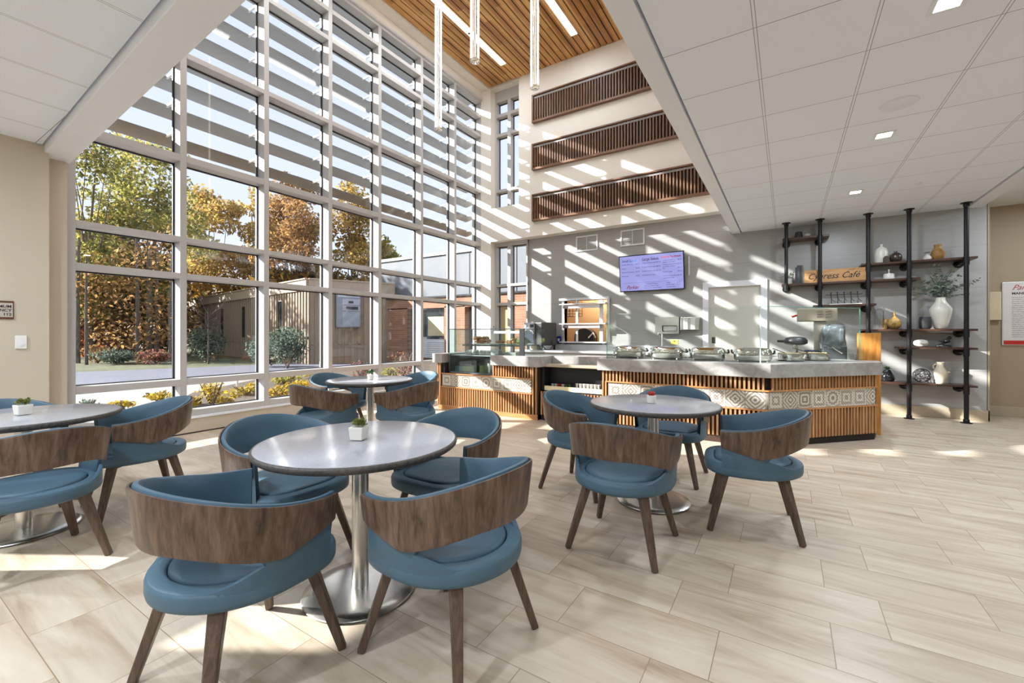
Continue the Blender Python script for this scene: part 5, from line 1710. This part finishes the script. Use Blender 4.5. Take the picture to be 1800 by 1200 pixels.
grille(-3.955, -3.449, 3.06, 3.40, 'white return air grille nearer the window')
grille(-2.948, -2.447, 3.07, 3.41, 'white return air grille above the menu screen')

# menu screen, tilted forward
tvx0, tvx1 = -2.935, -1.665
tv = thing('menu_screen', 'wall screen with a violet cafe menu, tilted forward on the grey wall', 'screen', ((tvx0 + tvx1) / 2, YB - .10, 2.482))
tv.rotation_euler = (math.radians(7), 0, 0)
TW, TH = (tvx1 - tvx0) / 2, .368
MB().box(-TW, TW, -.02, .03, -TH, TH).build('housing', 'black', tv, bevel=.006)
MT['screen'] = emis('screen_violet', srgb(150, 152, 214), .46)
MT['screen'].node_tree.nodes['Principled BSDF'].inputs['Base Color'].default_value = (.02, .02, .03, 1)
MT['screen'].node_tree.nodes['Principled BSDF'].inputs['Roughness'].default_value = .35
MB().box(-TW + .018, TW - .018, -.0225, -.0205, -TH + .02, TH - .02).build('display', 'screen', tv)
MB().box(-.2, .2, .03, .085, -.15, .15).build('wall_mount', 'dark_metal', tv)
MT['ink_navy'] = plain('ink_navy', srgb(40, 40, 110), .6)
MT['ink_teal'] = plain('ink_teal', srgb(50, 100, 170), .6)
MT['ink_red'] = plain('ink_red', srgb(170, 30, 70), .6)
MT['ink_plum'] = plain('ink_plum', srgb(70, 20, 70), .6)
def tvt(s, x, z, sz, mt='ink_navy', al='LEFT', off=0.0, sx=1.0):
    text('lettering', s, sz, mt, tv, (x, -.0235, z), align=al, off=off, sx=sx)
tvt('Small Salads', -.57, .235, .070, 'ink_teal', off=.0008, sx=.9)
tvt('Large Salads', -.16, .240, .074, 'ink_plum', off=.0008, sx=.9)
tvt('Round & Top Breads', .205, .262, .044, 'ink_red', off=.0012)
for (a, b_, z) in (('Garden Side Cup', '$2.75', .175), ('Caesar', '$3.50', .095), ('Spinach & Mandarin', '$4.25', .02), ('Fruit Cup', '$3.95', -.06)):
    tvt(a, -.585, z, .034); tvt(b_, -.215, z, .034, al='RIGHT')
for (a, b_, z) in (('Crispy Chicken Salad', '$7.25', .18), ('Turkey Cobb & Bacon', '$8.50', .10), ('Grilled Chicken Bowl', '$7.95', .02), ('Add grilled chicken', '', -.06)):
    tvt(a, -.17, z, .034); tvt(b_, .20, z, .034, al='RIGHT')
for (a, b_, z) in (('Turkey Provolone', '$6.50', .20), ('lettuce and tomato', '', .165), ('Chicken Caesar Wrap', '$7.25', .12), ('parmesan, romaine', '', .085), ('BLT', '$6.25', .045), ('Garden Veggie', '$5.75', -.02), ('Tuna on Wheat Bread', '$6.95', -.10), ('served with chips', '', -.14)):
    tvt(a, .24, z, .030); tvt(b_, .59, z, .032, al='RIGHT')
MB().box(-TW + .06, TW - .04, -.0232, -.0226, -.192, -.189).build('rule_line', 'ink_navy', tv)
text('lettering', 'Parker', .11, 'ink_red', tv, (-.50, -.0235, -.315), shear=.5, off=.0006, sx=.85)
for (s, x, z, sz) in (('Featured Wraps', -.10, -.235, .036), ('Daily soup, small or large', -.14, -.275, .028), ('Ask about our weekly specials', -.14, -.315, .028), ('Chips', .30, -.235, .03), ('Bottled water', .30, -.275, .028), ('Fountain drinks', .30, -.315, .028)):
    tvt(s, x, z, sz)
for z in (-.235, -.275): tvt('$1.75', .56, z, .028, al='RIGHT')

# dispensers, notice, switches
t = thing('towel_dispenser', 'brushed steel paper towel dispenser on the grey wall', 'dispenser', (-1.99, YB, 1.42))
m = MB(); m.box(-.225, -.09, -.11, 0, -.165, .165).box(.19, .225, -.11, 0, -.165, .165).box(-.09, .19, -.11, 0, .0, .165).box(-.09, .19, -.11, 0, -.165, -.13).box(-.09, .19, -.03, 0, -.13, 0)
m.build('housing', 'steel', t)
MB().box(-.08, .18, -.08, -.035, -.11, -.015).build('paper_roll', 'paper', t, bevel=.01)
t = thing('soap_dispenser', 'steel soap dispenser with two pale panels right of the towel dispenser', 'dispenser', (-1.57, YB, 1.45))
MB().box(-.17, .17, -.12, 0, -.12, .125).build('housing', 'steel', t, bevel=.01)
MB().box(-.11, -.03, -.13, -.12, -.11, .11).build('panel', 'paper', t, bevel=.004)
MB().box(.02, .10, -.13, -.12, -.11, .11).build('panel', 'paper', t, bevel=.004)
t = thing('notice', 'small yellow notice card below the paper towel dispenser', 'notice', (-1.87, YB, 1.095))
MB().box(-.07, .07, -.004, 0, -.045, .045).build('card', 'yellow', t)
MB().box(-.02, .02, -.006, -.004, .005, .025).build('symbol', 'ink_navy', t)
t = thing('faucet', 'slim chrome faucet rising behind the chafing dishes', 'faucet', (-2.02, 8.6, .9005))
MB().tube([(0, 0, 0), (0, 0, .34), (-.02, -.06, .40), (-.04, -.14, .38), (-.04, -.15, .33)], .012, 8).build('spout', 'chrome', t, smooth=60)
MB().tube([(.0, 0, .05), (.07, -.02, .08)], .008, 6).build('lever', 'chrome', t, smooth=60)
t = thing('hand_sink', 'steel hand sink bench between the back counter and the door', 'sink', (-1.83, 8.62, 0))
MB().box(-.35, .35, -.28, .32, .84, .90).build('basin', 'steel_light', t, bevel=.01)
for sx in (-.3, .3):
    MB().box(sx - .02, sx + .02, -.24, -.20, 0, .84).build('leg', 'steel_light', t)
t = thing('menu_board_cable_cover', 'thin white cable cover right of the menu screen', 'cable cover', (-1.60, YB, 2.55))
MB().box(-.012, .012, -.012, 0, -.17, .20).build('strip', 'white', t)
for (x, z, w, h, lab, mt) in ((-5.985, 1.42, .05, .05, 'upper grey switch plate on the corner column', 'steel_light'), (-5.985, 1.31, .05, .05, 'lower grey switch plate on the corner column', 'steel_light')):
    t = thing('wall_switch', lab, 'switch', (-6.095, 8.82, z), PI / 2)
    MB().box(-w, w, -.010, 0, -h, h).build('plate', mt, t, bevel=.003)
    MB().box(-.012, .012, -.016, -.010, -.02, .02).build('rocker', 'dark_metal', t)

# three framed walnut slat panels on the upper wall
for (z0, z1, lab) in ((6.03, 6.66, 'topmost of the three walnut slat wall panels'), (4.96, 5.55, 'middle one of the three walnut slat wall panels'), (3.80, 4.41, 'lowest of the three walnut slat wall panels, striped with sunlight')):
    t = thing('slat_wall_panel', lab, 'wall panel', (-4.90, YU, z0), group='walnut slat panels on the upper wall')
    W, H = 3.98, z1 - z0
    m = MB(); m.box(0, W, -.09, 0, 0, .045).box(0, W, -.09, 0, H - .03, H).box(0, .04, -.09, 0, .045, H - .03).box(W - .04, W, -.09, 0, .045, H - .03)
    m.build('frame', 'walnut_frame', t, bevel=.003)
    MB().box(.04, W - .04, -.012, -.002, .045, H - .03).build('backing', 'slat_back', t)
    m = MB()
    k = int((W - .1) / .062)
    for i in range(k):
        x = .055 + i * (W - .1) / k
        m.box(x, x + .030, -.055, -.012, .045, H - .03)
    m.build('slat', 'slat_dark', t)
    MB().box(.04, W - .04, -.06, -.045, H - .085, H - .045).build('light_channel', plain('channel_grey', srgb(142, 136, 134), .6), t)

# ------------------------------------------------------------------ pipe shelving
ps = thing('pipe_shelving', 'black iron pipe shelving with dark boards on the grey wall', 'shelving', (0, 0, 0))
PYY = 8.60
PIP = [(-.013, 2.03), (.448, 1.66), (1.055, 1.262), (1.527, 0.0), (2.132, 0.0)]
for x, zb in PIP:
    m = MB().tube([(x, PYY, zb + .004), (x, PYY, ZC - .004)], .027, 14)
    p = m.build('pipe', 'pipe', ps, smooth=60)
    MB().lathe([(.030, -.055), (.034, -.05), (.034, -.012), (.062, -.010), (.064, 0)], x, PYY, 24, z=ZC - .0005).build('flange', 'pipe', p, smooth=40)
    if zb == 0:
        MB().lathe([(.064, 0), (.062, .010), (.034, .012), (.034, .05), (.030, .055)], x, PYY, 24, z=.0005).build('flange', 'pipe', p, smooth=40)
SH = [('s1', -.065, .575, 2.855, (0, 1)), ('s2', -.08, 1.66, 2.09, (0, 1, 2, 3)), ('s3', .975, 2.26, 2.345, (2, 3, 4)), ('s4', .36, 1.16, 1.722, (1, 2)), ('s5', .98, 2.26, 1.327, (2, 3, 4)), ('s6', 1.41, 2.26, 1.060, (3, 4)), ('s7', 1.10, 2.26, .527, (3, 4))]
for nme, x0, x1, z, pl in SH:
    MB().box(x0, x1, 8.64, 8.93, z - .030, z).build('shelf', 'shelf', ps, bevel=.003)
    for k in pl:
        x = PIP[k][0]
        m = MB()
        m.tube([(x, PYY, z - .065), (x, 8.935, z - .065)], .022, 10)
        m.tube([(x, 8.925, z - .065), (x, 8.948, z - .065)], .058, 20)
        m.tube([(x, PYY, z - .12), (x, PYY, z - .01)], .034, 12)
        m.build('bracket', 'pipe', ps, smooth=50)

IY = 8.775
def lath(name, label, cat, x, z, prof, mt, group=None, part='body', y=IY, n=32, sx=1.0, sy=1.0):
    t = thing(name, label, cat, (x, y, z + .0006), group=group)
    o = MB().lathe(prof, n=n, cap0=True, cap1=False).build(part, mt, t, smooth=50)
    if sx != 1 or sy != 1: o.scale = (sx, sy, 1)
    return t
lath('tumbler', 'dark grey upturned tumbler on the topmost short shelf', 'cup', .165, 2.855, [(.062, 0), (.060, .03), (.050, .10), (.045, .107), (.001, .107)], 'charcoal_cer')
t = thing('decor_stone', 'small pale round stone on the topmost short shelf', 'stone', (.285, IY, 2.8556))
m = MB().sphere((0, 0, .036), .046, 14, .78, 1.05, .9)
m.build('stone', 'cream_cer', t, smooth=70)
# potted plant at the left end of the cafe sign shelf
t = thing('potted_plant', 'leafy green plant in a white pot beside the books', 'potted plant', (.025, IY, 2.0906))
MB().lathe([(.045, 0), (.052, .01), (.056, .10), (.050, .10), (.001, .09)], n=24, cap1=False).build('pot', 'white_cer', t, smooth=40)
m = MB(); rg = random.Random(8)
for k in range(90):
    a = rg.uniform(0, 6.28); e = rg.uniform(.0, 1.3); l = rg.uniform(.07, .14)
    c = Vector((l * math.cos(a) * math.cos(e), l * .8 * math.sin(a) * math.cos(e), .10 + l * math.sin(e) * .85))
    s = rg.uniform(.012, .024); eu = Euler((rg.uniform(-.9, .9), rg.uniform(-.9, .9), a))
    q = [Vector((-s, 0, 0)), Vector((0, -s * .55, .003)), Vector((s, 0, 0)), Vector((0, s * .55, .003))]
    for v in q: v.rotate(eu)
    m.add([c + v for v in q], [(0, 1, 2, 3)])
m.build('foliage', 'sage', t)
for k, (w, h, mt) in enumerate(((.030, .27, 'dark_metal'), (.034, .30, 'charcoal_cer'), (.022, .30, 'black'), (.026, .295, 'bronze'))):
    x = [.128, .158, .190, .216][k]
    t = thing('book', ['grey book nearest the potted plant', 'charcoal book second from the potted plant', 'thin black book in the middle of the row', 'bronze spined book against the cafe sign'][k], 'book', (x, IY - .02, 2.0906), group='books beside the cafe sign')
    MB().box(-w / 2 + .002, w / 2 - .002, -.09, .085, .004, h - .004).build('pages', 'paper', t)
    m = MB(); m.box(-w / 2, -w / 2 + .003, -.095, .09, 0, h).box(w / 2 - .003, w / 2, -.095, .09, 0, h).box(-w / 2, w / 2, -.098, -.093, 0, h)
    m.build('cover', mt, t)
# sign
t = thing('cafe_sign', 'long timber sign with dark script lettering on the pipe shelf', 'sign', (.65, 8.665, 2.0906))
MB().box(-.415, .405, 0, .03, 0, .205).build('board', 'sign_wood', t, bevel=.003)
MT['ink_dark'] = plain('burnt_lettering', srgb(34, 22, 16), .6)
text('lettering', 'Cypress Café', .135, 'ink_dark', t, (-.37, -.0012, .055), shear=.4, off=.0006, sx=.92)
MB().tube([(.15, -.002, .155), (.19, -.002, .175), (.22, -.002, .165), (.25, -.002, .185), (.24, -.002, .195)], .0022, 5).build('flourish', 'ink_dark', t)
# upper right shelf
lath('bottle_vase', 'tall white bottle vase on the upper long shelf', 'vase', 1.235, 2.345, [(.072, 0), (.080, .02), (.082, .17), (.066, .225), (.030, .25), (.016, .262), (.014, .272), (.024, .292), (.020, .294), (.001, .28)], 'white_cer')
t = thing('arch_ornament', 'small dark arch shaped stone in front of the white bottle vase', 'ornament', (1.275, 8.652, 2.3456))
m = MB(); m.extr([(-.036, 0, 0)] + [(-.036 * math.cos(a * PI / 8), 0, .055 + .04 * math.sin(a * PI / 8)) for a in range(9)] + [(.036, 0, 0)], (0, .03, 0))
m.build('stone', 'bronze', t)
t = lath('pomegranate_vase', 'dark bronze pomegranate shaped vase beside the white bottle vase', 'vase', 1.405, 2.345, [(.035, 0), (.066, .03), (.078, .075), (.066, .12), (.034, .145), (.022, .15), (.001, .15)], 'bronze')
m = MB()
for k in range(5):
    a = k * 2 * PI / 5
    m.add([(.02 * math.cos(a - .5), .02 * math.sin(a - .5), .145), (.02 * math.cos(a + .5), .02 * math.sin(a + .5), .145), (.028 * math.cos(a), .028 * math.sin(a), .185)], [(0, 1, 2)])
m.build('crown', 'bronze', t)
t = lath('bud_vase', 'small white cone shaped vase with a green sprig beside the tan vase', 'vase', 1.755, 2.345, [(.040, 0), (.052, .028), (.050, .034), (.016, .085), (.010, .09), (.001, .088)], 'white_cer', y=8.73)
m = MB()
for k in range(16):
    a = k * 2.4; l = .02 + .0016 * k
    m.add([(l * math.cos(a) - .012, l * math.sin(a), .105 + .002 * (k % 4)), (l * math.cos(a), l * math.sin(a) - .008, .112), (l * math.cos(a) + .012, l * math.sin(a), .105), (l * math.cos(a), l * math.sin(a) + .008, .118)], [(0, 1, 2, 3)])
m.build('sprig', 'leaf_green', t)
lath('banded_vase', 'round tan banded clay vase on the upper long shelf', 'vase', 1.875, 2.345, [(.045, 0), (.074, .04), (.080, .085), (.066, .14), (.040, .175), (.044, .22), (.038, .222), (.001, .17)], 'basket')
# middle shelf
t = lath('lidded_jar', 'squat white lidded jar with a tall knob under the upper long shelf', 'jar', 1.325, 2.09, [(.068, 0), (.070, .01), (.070, .075), (.060, .088), (.001, .09)], 'white_cer')
MB().lathe([(.01, .088), (.009, .13), (.014, .145), (.010, .155), (.001, .156)], n=16, cap1=False).build('knob', 'white_cer', t, smooth=50)
t = thing('figure_sculpture', 'dark sculpture of five linked dancing figures on a white tray', 'sculpture', (.77, IY - .03, 1.7226))
MB().box(-.20, .22, -.07, .07, 0, .014).build('tray', 'white_cer', t, bevel=.003)
m = MB()
m.tube([(-.24, 0, .165), (-.1, 0, .160), (.05, 0, .165), (.20, 0, .160), (.23, 0, .17)], .006, 6)
for k in range(5):
    x = -.17 + k * .085
    m.tube([(x, 0, .185), (x, 0, .155), (x + .008, 0, .09)], .007, 6)
    m.sphere((x, 0, .195), .012, 8)
    m.tube([(x + .008, 0, .095), (x + .004, 0, .05), (x + .010, 0, .014)], .006, 6)
    m.tube([(x + .008, 0, .095), (x + .034, 0, .06), (x + .055, 0, .055)], .005, 6)
m.build('figures', 'dark_metal', t, smooth=60)
# third level
t = thing('glass_bottle', 'clear double walled glass bottle on the third shelf', 'bottle', (1.205, IY, 1.3276))
MB().lathe([(.035, .012), (.050, .03), (.052, .27), (.034, .30), (.020, .305)], n=28, cap0=True, cap1=False).build('outer_glass', 'clear', t, smooth=50)
MB().lathe([(.012, .02), (.022, .05), (.022, .20), (.010, .25)], n=20).build('inner_glass', 'clear', t, smooth=50)
MB().lathe([(.030, 0), (.032, .004), (.010, .012)], n=20).build('foot', 'clear', t, smooth=40)
m = MB().tube([(.052, 0, .02), (.056, 0, .28), (.03, 0, .31), (-.03, 0, .31)], .003, 6); m.build('wire', 'dark_metal', t)
t = lath('gourd_vase', 'golden striped gourd vase next to the clear glass bottle', 'vase', 1.385, 1.327, [(.035, 0), (.078, .04), (.092, .09), (.078, .14), (.036, .18), (.018, .20), (.016, .24), (.022, .255), (.001, .25)], 'gourd')
lath('gourd_vase', 'smaller striped gourd half behind the golden gourd vase', 'vase', 1.30, 1.327, [(.025, 0), (.045, .03), (.052, .09), (.038, .15), (.014, .17), (.001, .17)], 'gourd', y=8.87)
lath('charcoal_pot', 'charcoal pot beside the big white vase of eucalyptus', 'pot', 1.725, 1.327, [(.054, 0), (.070, .02), (.073, .10), (.066, .165), (.062, .178), (.056, .176), (.001, .12)], 'charcoal_cer', y=8.715)
t = lath('shouldered_vase', 'big white shouldered vase holding eucalyptus', 'vase', 1.905, 1.327, [(.058, 0), (.070, .012), (.090, .09), (.122, .24), (.126, .29), (.094, .345), (.060, .40), (.050, .44), (.052, .46), (.046, .458), (.001, .42)], 'white_cer', n=40)
eu_ = thing('eucalyptus_branches', 'spreading eucalyptus branches standing in the big white vase', 'branches', (1.905, IY, 1.775))
rg = random.Random(21)
sm, lm = MB(), MB()
ENDS = [(-.42, .22), (-.36, .38), (-.25, .20), (-.16, .48), (-.05, .56), (.05, .40), (.16, .52), (.26, .40), (.36, .24), (.42, .30), (-.30, .10), (.22, .16), (.0, .28), (-.14, .30), (.12, .30), (.30, .06)]
for (ex, ez) in ENDS:
    ex *= .92; ez *= .86
    e = Vector((ex, rg.uniform(-.10, .03), ez)); b_ = Vector((ex * .35, e.y * .4, ez * .62))
    pts = [Vector((0, 0, 0)), b_ * .6, b_, b_.lerp(e, .5) + Vector((0, 0, .01)), e]
    sm.tube(pts, .0035, 5, .0015)
    for k in range(13):
        f = .25 + .75 * k / 12
        c = Vector((0, 0, 0)).lerp(b_, f / .55) if f < .55 else b_.lerp(e, (f - .55) / .45)
        for s in (-1, 1):
            r = rg.uniform(.018, .031) * (1.1 - .35 * f)
            eu = Euler((rg.uniform(-.8, .8), rg.uniform(-1.0, 1.0), rg.uniform(0, 6.28)))
            ctr = c + Vector((s * r * 1.2, rg.uniform(-.01, .01), rg.uniform(-.01, .012)))
            q = []
            for j in range(7):
                v = Vector((r * math.cos(j * 2 * PI / 7), r * .8 * math.sin(j * 2 * PI / 7), 0)); v.rotate(eu); q.append(ctr + v)
            lm.add(q, [tuple(range(7))])
sm.build('stem', 'bark', eu_)
lm.build('leaves', 'sage', eu_)
# fourth level
t = thing('ribbed_gourd', 'white and grey ribbed ceramic gourd lying on the short lower shelf', 'ornament', (1.69, IY, 1.0606))
m = MB()
vs_, fs_ = [], []
N1, N2 = 48, 14
for i in range(N2 + 1):
    u = i / N2 * PI
    for k in range(N1):
        a = 2 * PI * k / N1
        rr = .056 * math.sin(u) ** .8 * (1 + .07 * math.cos(6 * a))
        vs_.append((-.085 * math.cos(u), rr * math.cos(a), .058 + rr * math.sin(a)))
for i in range(N2):
    for k in range(N1):
        fs_.append((i * N1 + k, i * N1 + (k + 1) % N1, (i + 1) * N1 + (k + 1) % N1, (i + 1) * N1 + k))
m.add(vs_, fs_); m.build('shell', 'white_cer', t, smooth=70)
t = thing('bird_ornament', 'black branch and bird shaped ornament on the short lower shelf', 'ornament', (1.94, IY, 1.0646))
m = MB()
m.tube([(-.09, 0, .008), (-.03, 0, .035), (.04, 0, .02), (.08, 0, .008)], .010, 7)
m.tube([(-.06, -.02, .008), (.0, 0, .05), (.05, 0, .075)], .012, 7)
m.sphere((.03, 0, .085), .040, 12, .7); m.sphere((.062, 0, .135), .022, 10)
m.tube([(.03, 0, .10), (.06, 0, .13)], .018, 8, .012); m.tube([(0, 0, .07), (-.06, 0, .085)], .014, 7, .004)
m.build('body', 'black', t, smooth=70)
m = MB().tube([(-.085, -.02, .012), (-.02, -.03, .022)], .006, 6); m.build('twig', 'paper', t)
# lowest level
t = lath('tulip_pot', 'black pear shaped vase with a succulent on the lowest shelf', 'vase', 1.305, .527, [(.075, 0), (.092, .03), (.085, .08), (.050, .15), (.036, .175), (.001, .17)], 'black_cer')
m = MB()
for k in range(22):
    a = k * 2.4; e = .5 + .9 * (k % 5) / 5; l = .075
    c = Vector((0, 0, .17)); tip = c + Vector((l * math.cos(a) * math.cos(e), l * math.sin(a) * math.cos(e), l * math.sin(e)))
    s = Vector((-math.sin(a), math.cos(a), 0)) * .010
    md = c.lerp(tip, .6)
    m.add([c, md - s, tip, md + s], [(0, 1, 2, 3)])
m.build('succulent', 'leaf_green', t)
t = thing('wire_ball', 'tangled dark wire ball on the lowest shelf', 'ornament', (1.70, IY, .5276))
m = MB(); rg = random.Random(2)
for k in range(26):
    n_ = Vector((rg.gauss(0, 1), rg.gauss(0, 1), rg.gauss(0, 1))).normalized()
    a_ = n_.orthogonal().normalized(); b_ = n_.cross(a_)
    off = rg.uniform(-.05, .05); r = math.sqrt(.105 ** 2 - off ** 2)
    pts = [Vector((0, 0, .108)) + n_ * off + a_ * (r * math.cos(j * PI / 5)) + b_ * (r * math.sin(j * PI / 5)) for j in range(11)]
    m.tube(pts, .0026, 4)
m.build('wire', 'dark_metal', t)
t = lath('stoneware_jug', 'cream stoneware jug with a small handle on the lowest shelf', 'jug', 1.90, .527, [(.055, 0), (.068, .02), (.085, .13), (.082, .17), (.052, .225), (.042, .25), (.042, .30), (.046, .315), (.040, .313), (.001, .26)], 'cream_cer', n=36)
MB().tube([(-.045, 0, .29), (-.075, 0, .26), (-.070, 0, .215)], .009, 7).build('handle', 'cream_cer', t, smooth=60)
MB().tube([(.08, 0, .17), (.105, -.01, .168)], .010, 7).build('spout', 'cream_cer', t, smooth=60)
# floor outlet style bracket foot is part of the pipes; posters in the alcove
t = thing('notice_poster', 'framed white notice poster with a red foot on the taupe alcove wall', 'poster', (3.13, 9.585, 1.56))
MB().box(-.37, .37, -.012, .014, -.475, .475).build('frame', 'steel_light', t, bevel=.004)
MB().box(-.36, .36, -.016, -.012, -.465, .465).build('sheet', plain('poster_sheet', srgb(214, 206, 202), .5), t)
MB().box(-.355, .355, -.018, -.016, -.465, -.405).build('footer', plain('poster_red', srgb(184, 34, 30), .5), t)
text('lettering', 'Parker', .11, plain('poster_ink_red', srgb(170, 40, 50), .6), t, (-.27, -.017, .355), shear=.5, sx=.9)
text('lettering', 'MANDATORY', .050, 'ink_dark', t, (-.27, -.017, .285), off=.0012)
MT['ink_grey'] = plain('small_print', srgb(150, 142, 140), .6)
words = ['please wash your hands before serving food', 'and follow the posted rules for this area', 'all staff must wear clean gloves and a cap', 'keep the counter and the tables clean', 'report any spill to the manager at once']
for k in range(20):
    text('lettering', words[k % 5], .026, 'ink_grey', t, (-.27, -.017, .235 - k * .031))
t = thing('paper_holder', 'plain cream box mounted beside the notice poster', 'box', (2.66, 9.598, 1.68))
MB().box(-.085, .085, -.06, 0, -.215, .215).build('box', plain('cream_panel', srgb(204, 188, 156), .5), t, bevel=.004)
t = thing('emergency_sticker', 'small white sticker with a red mark above the cream box', 'sticker', (2.55, 9.599, 2.0))
MB().box(-.10, .06, -.004, 0, -.10, .09).build('sheet', 'paper', t)
MB().box(-.08, -.01, -.006, -.004, -.08, -.01).build('mark', plain('sticker_red', srgb(190, 40, 40), .5), t)
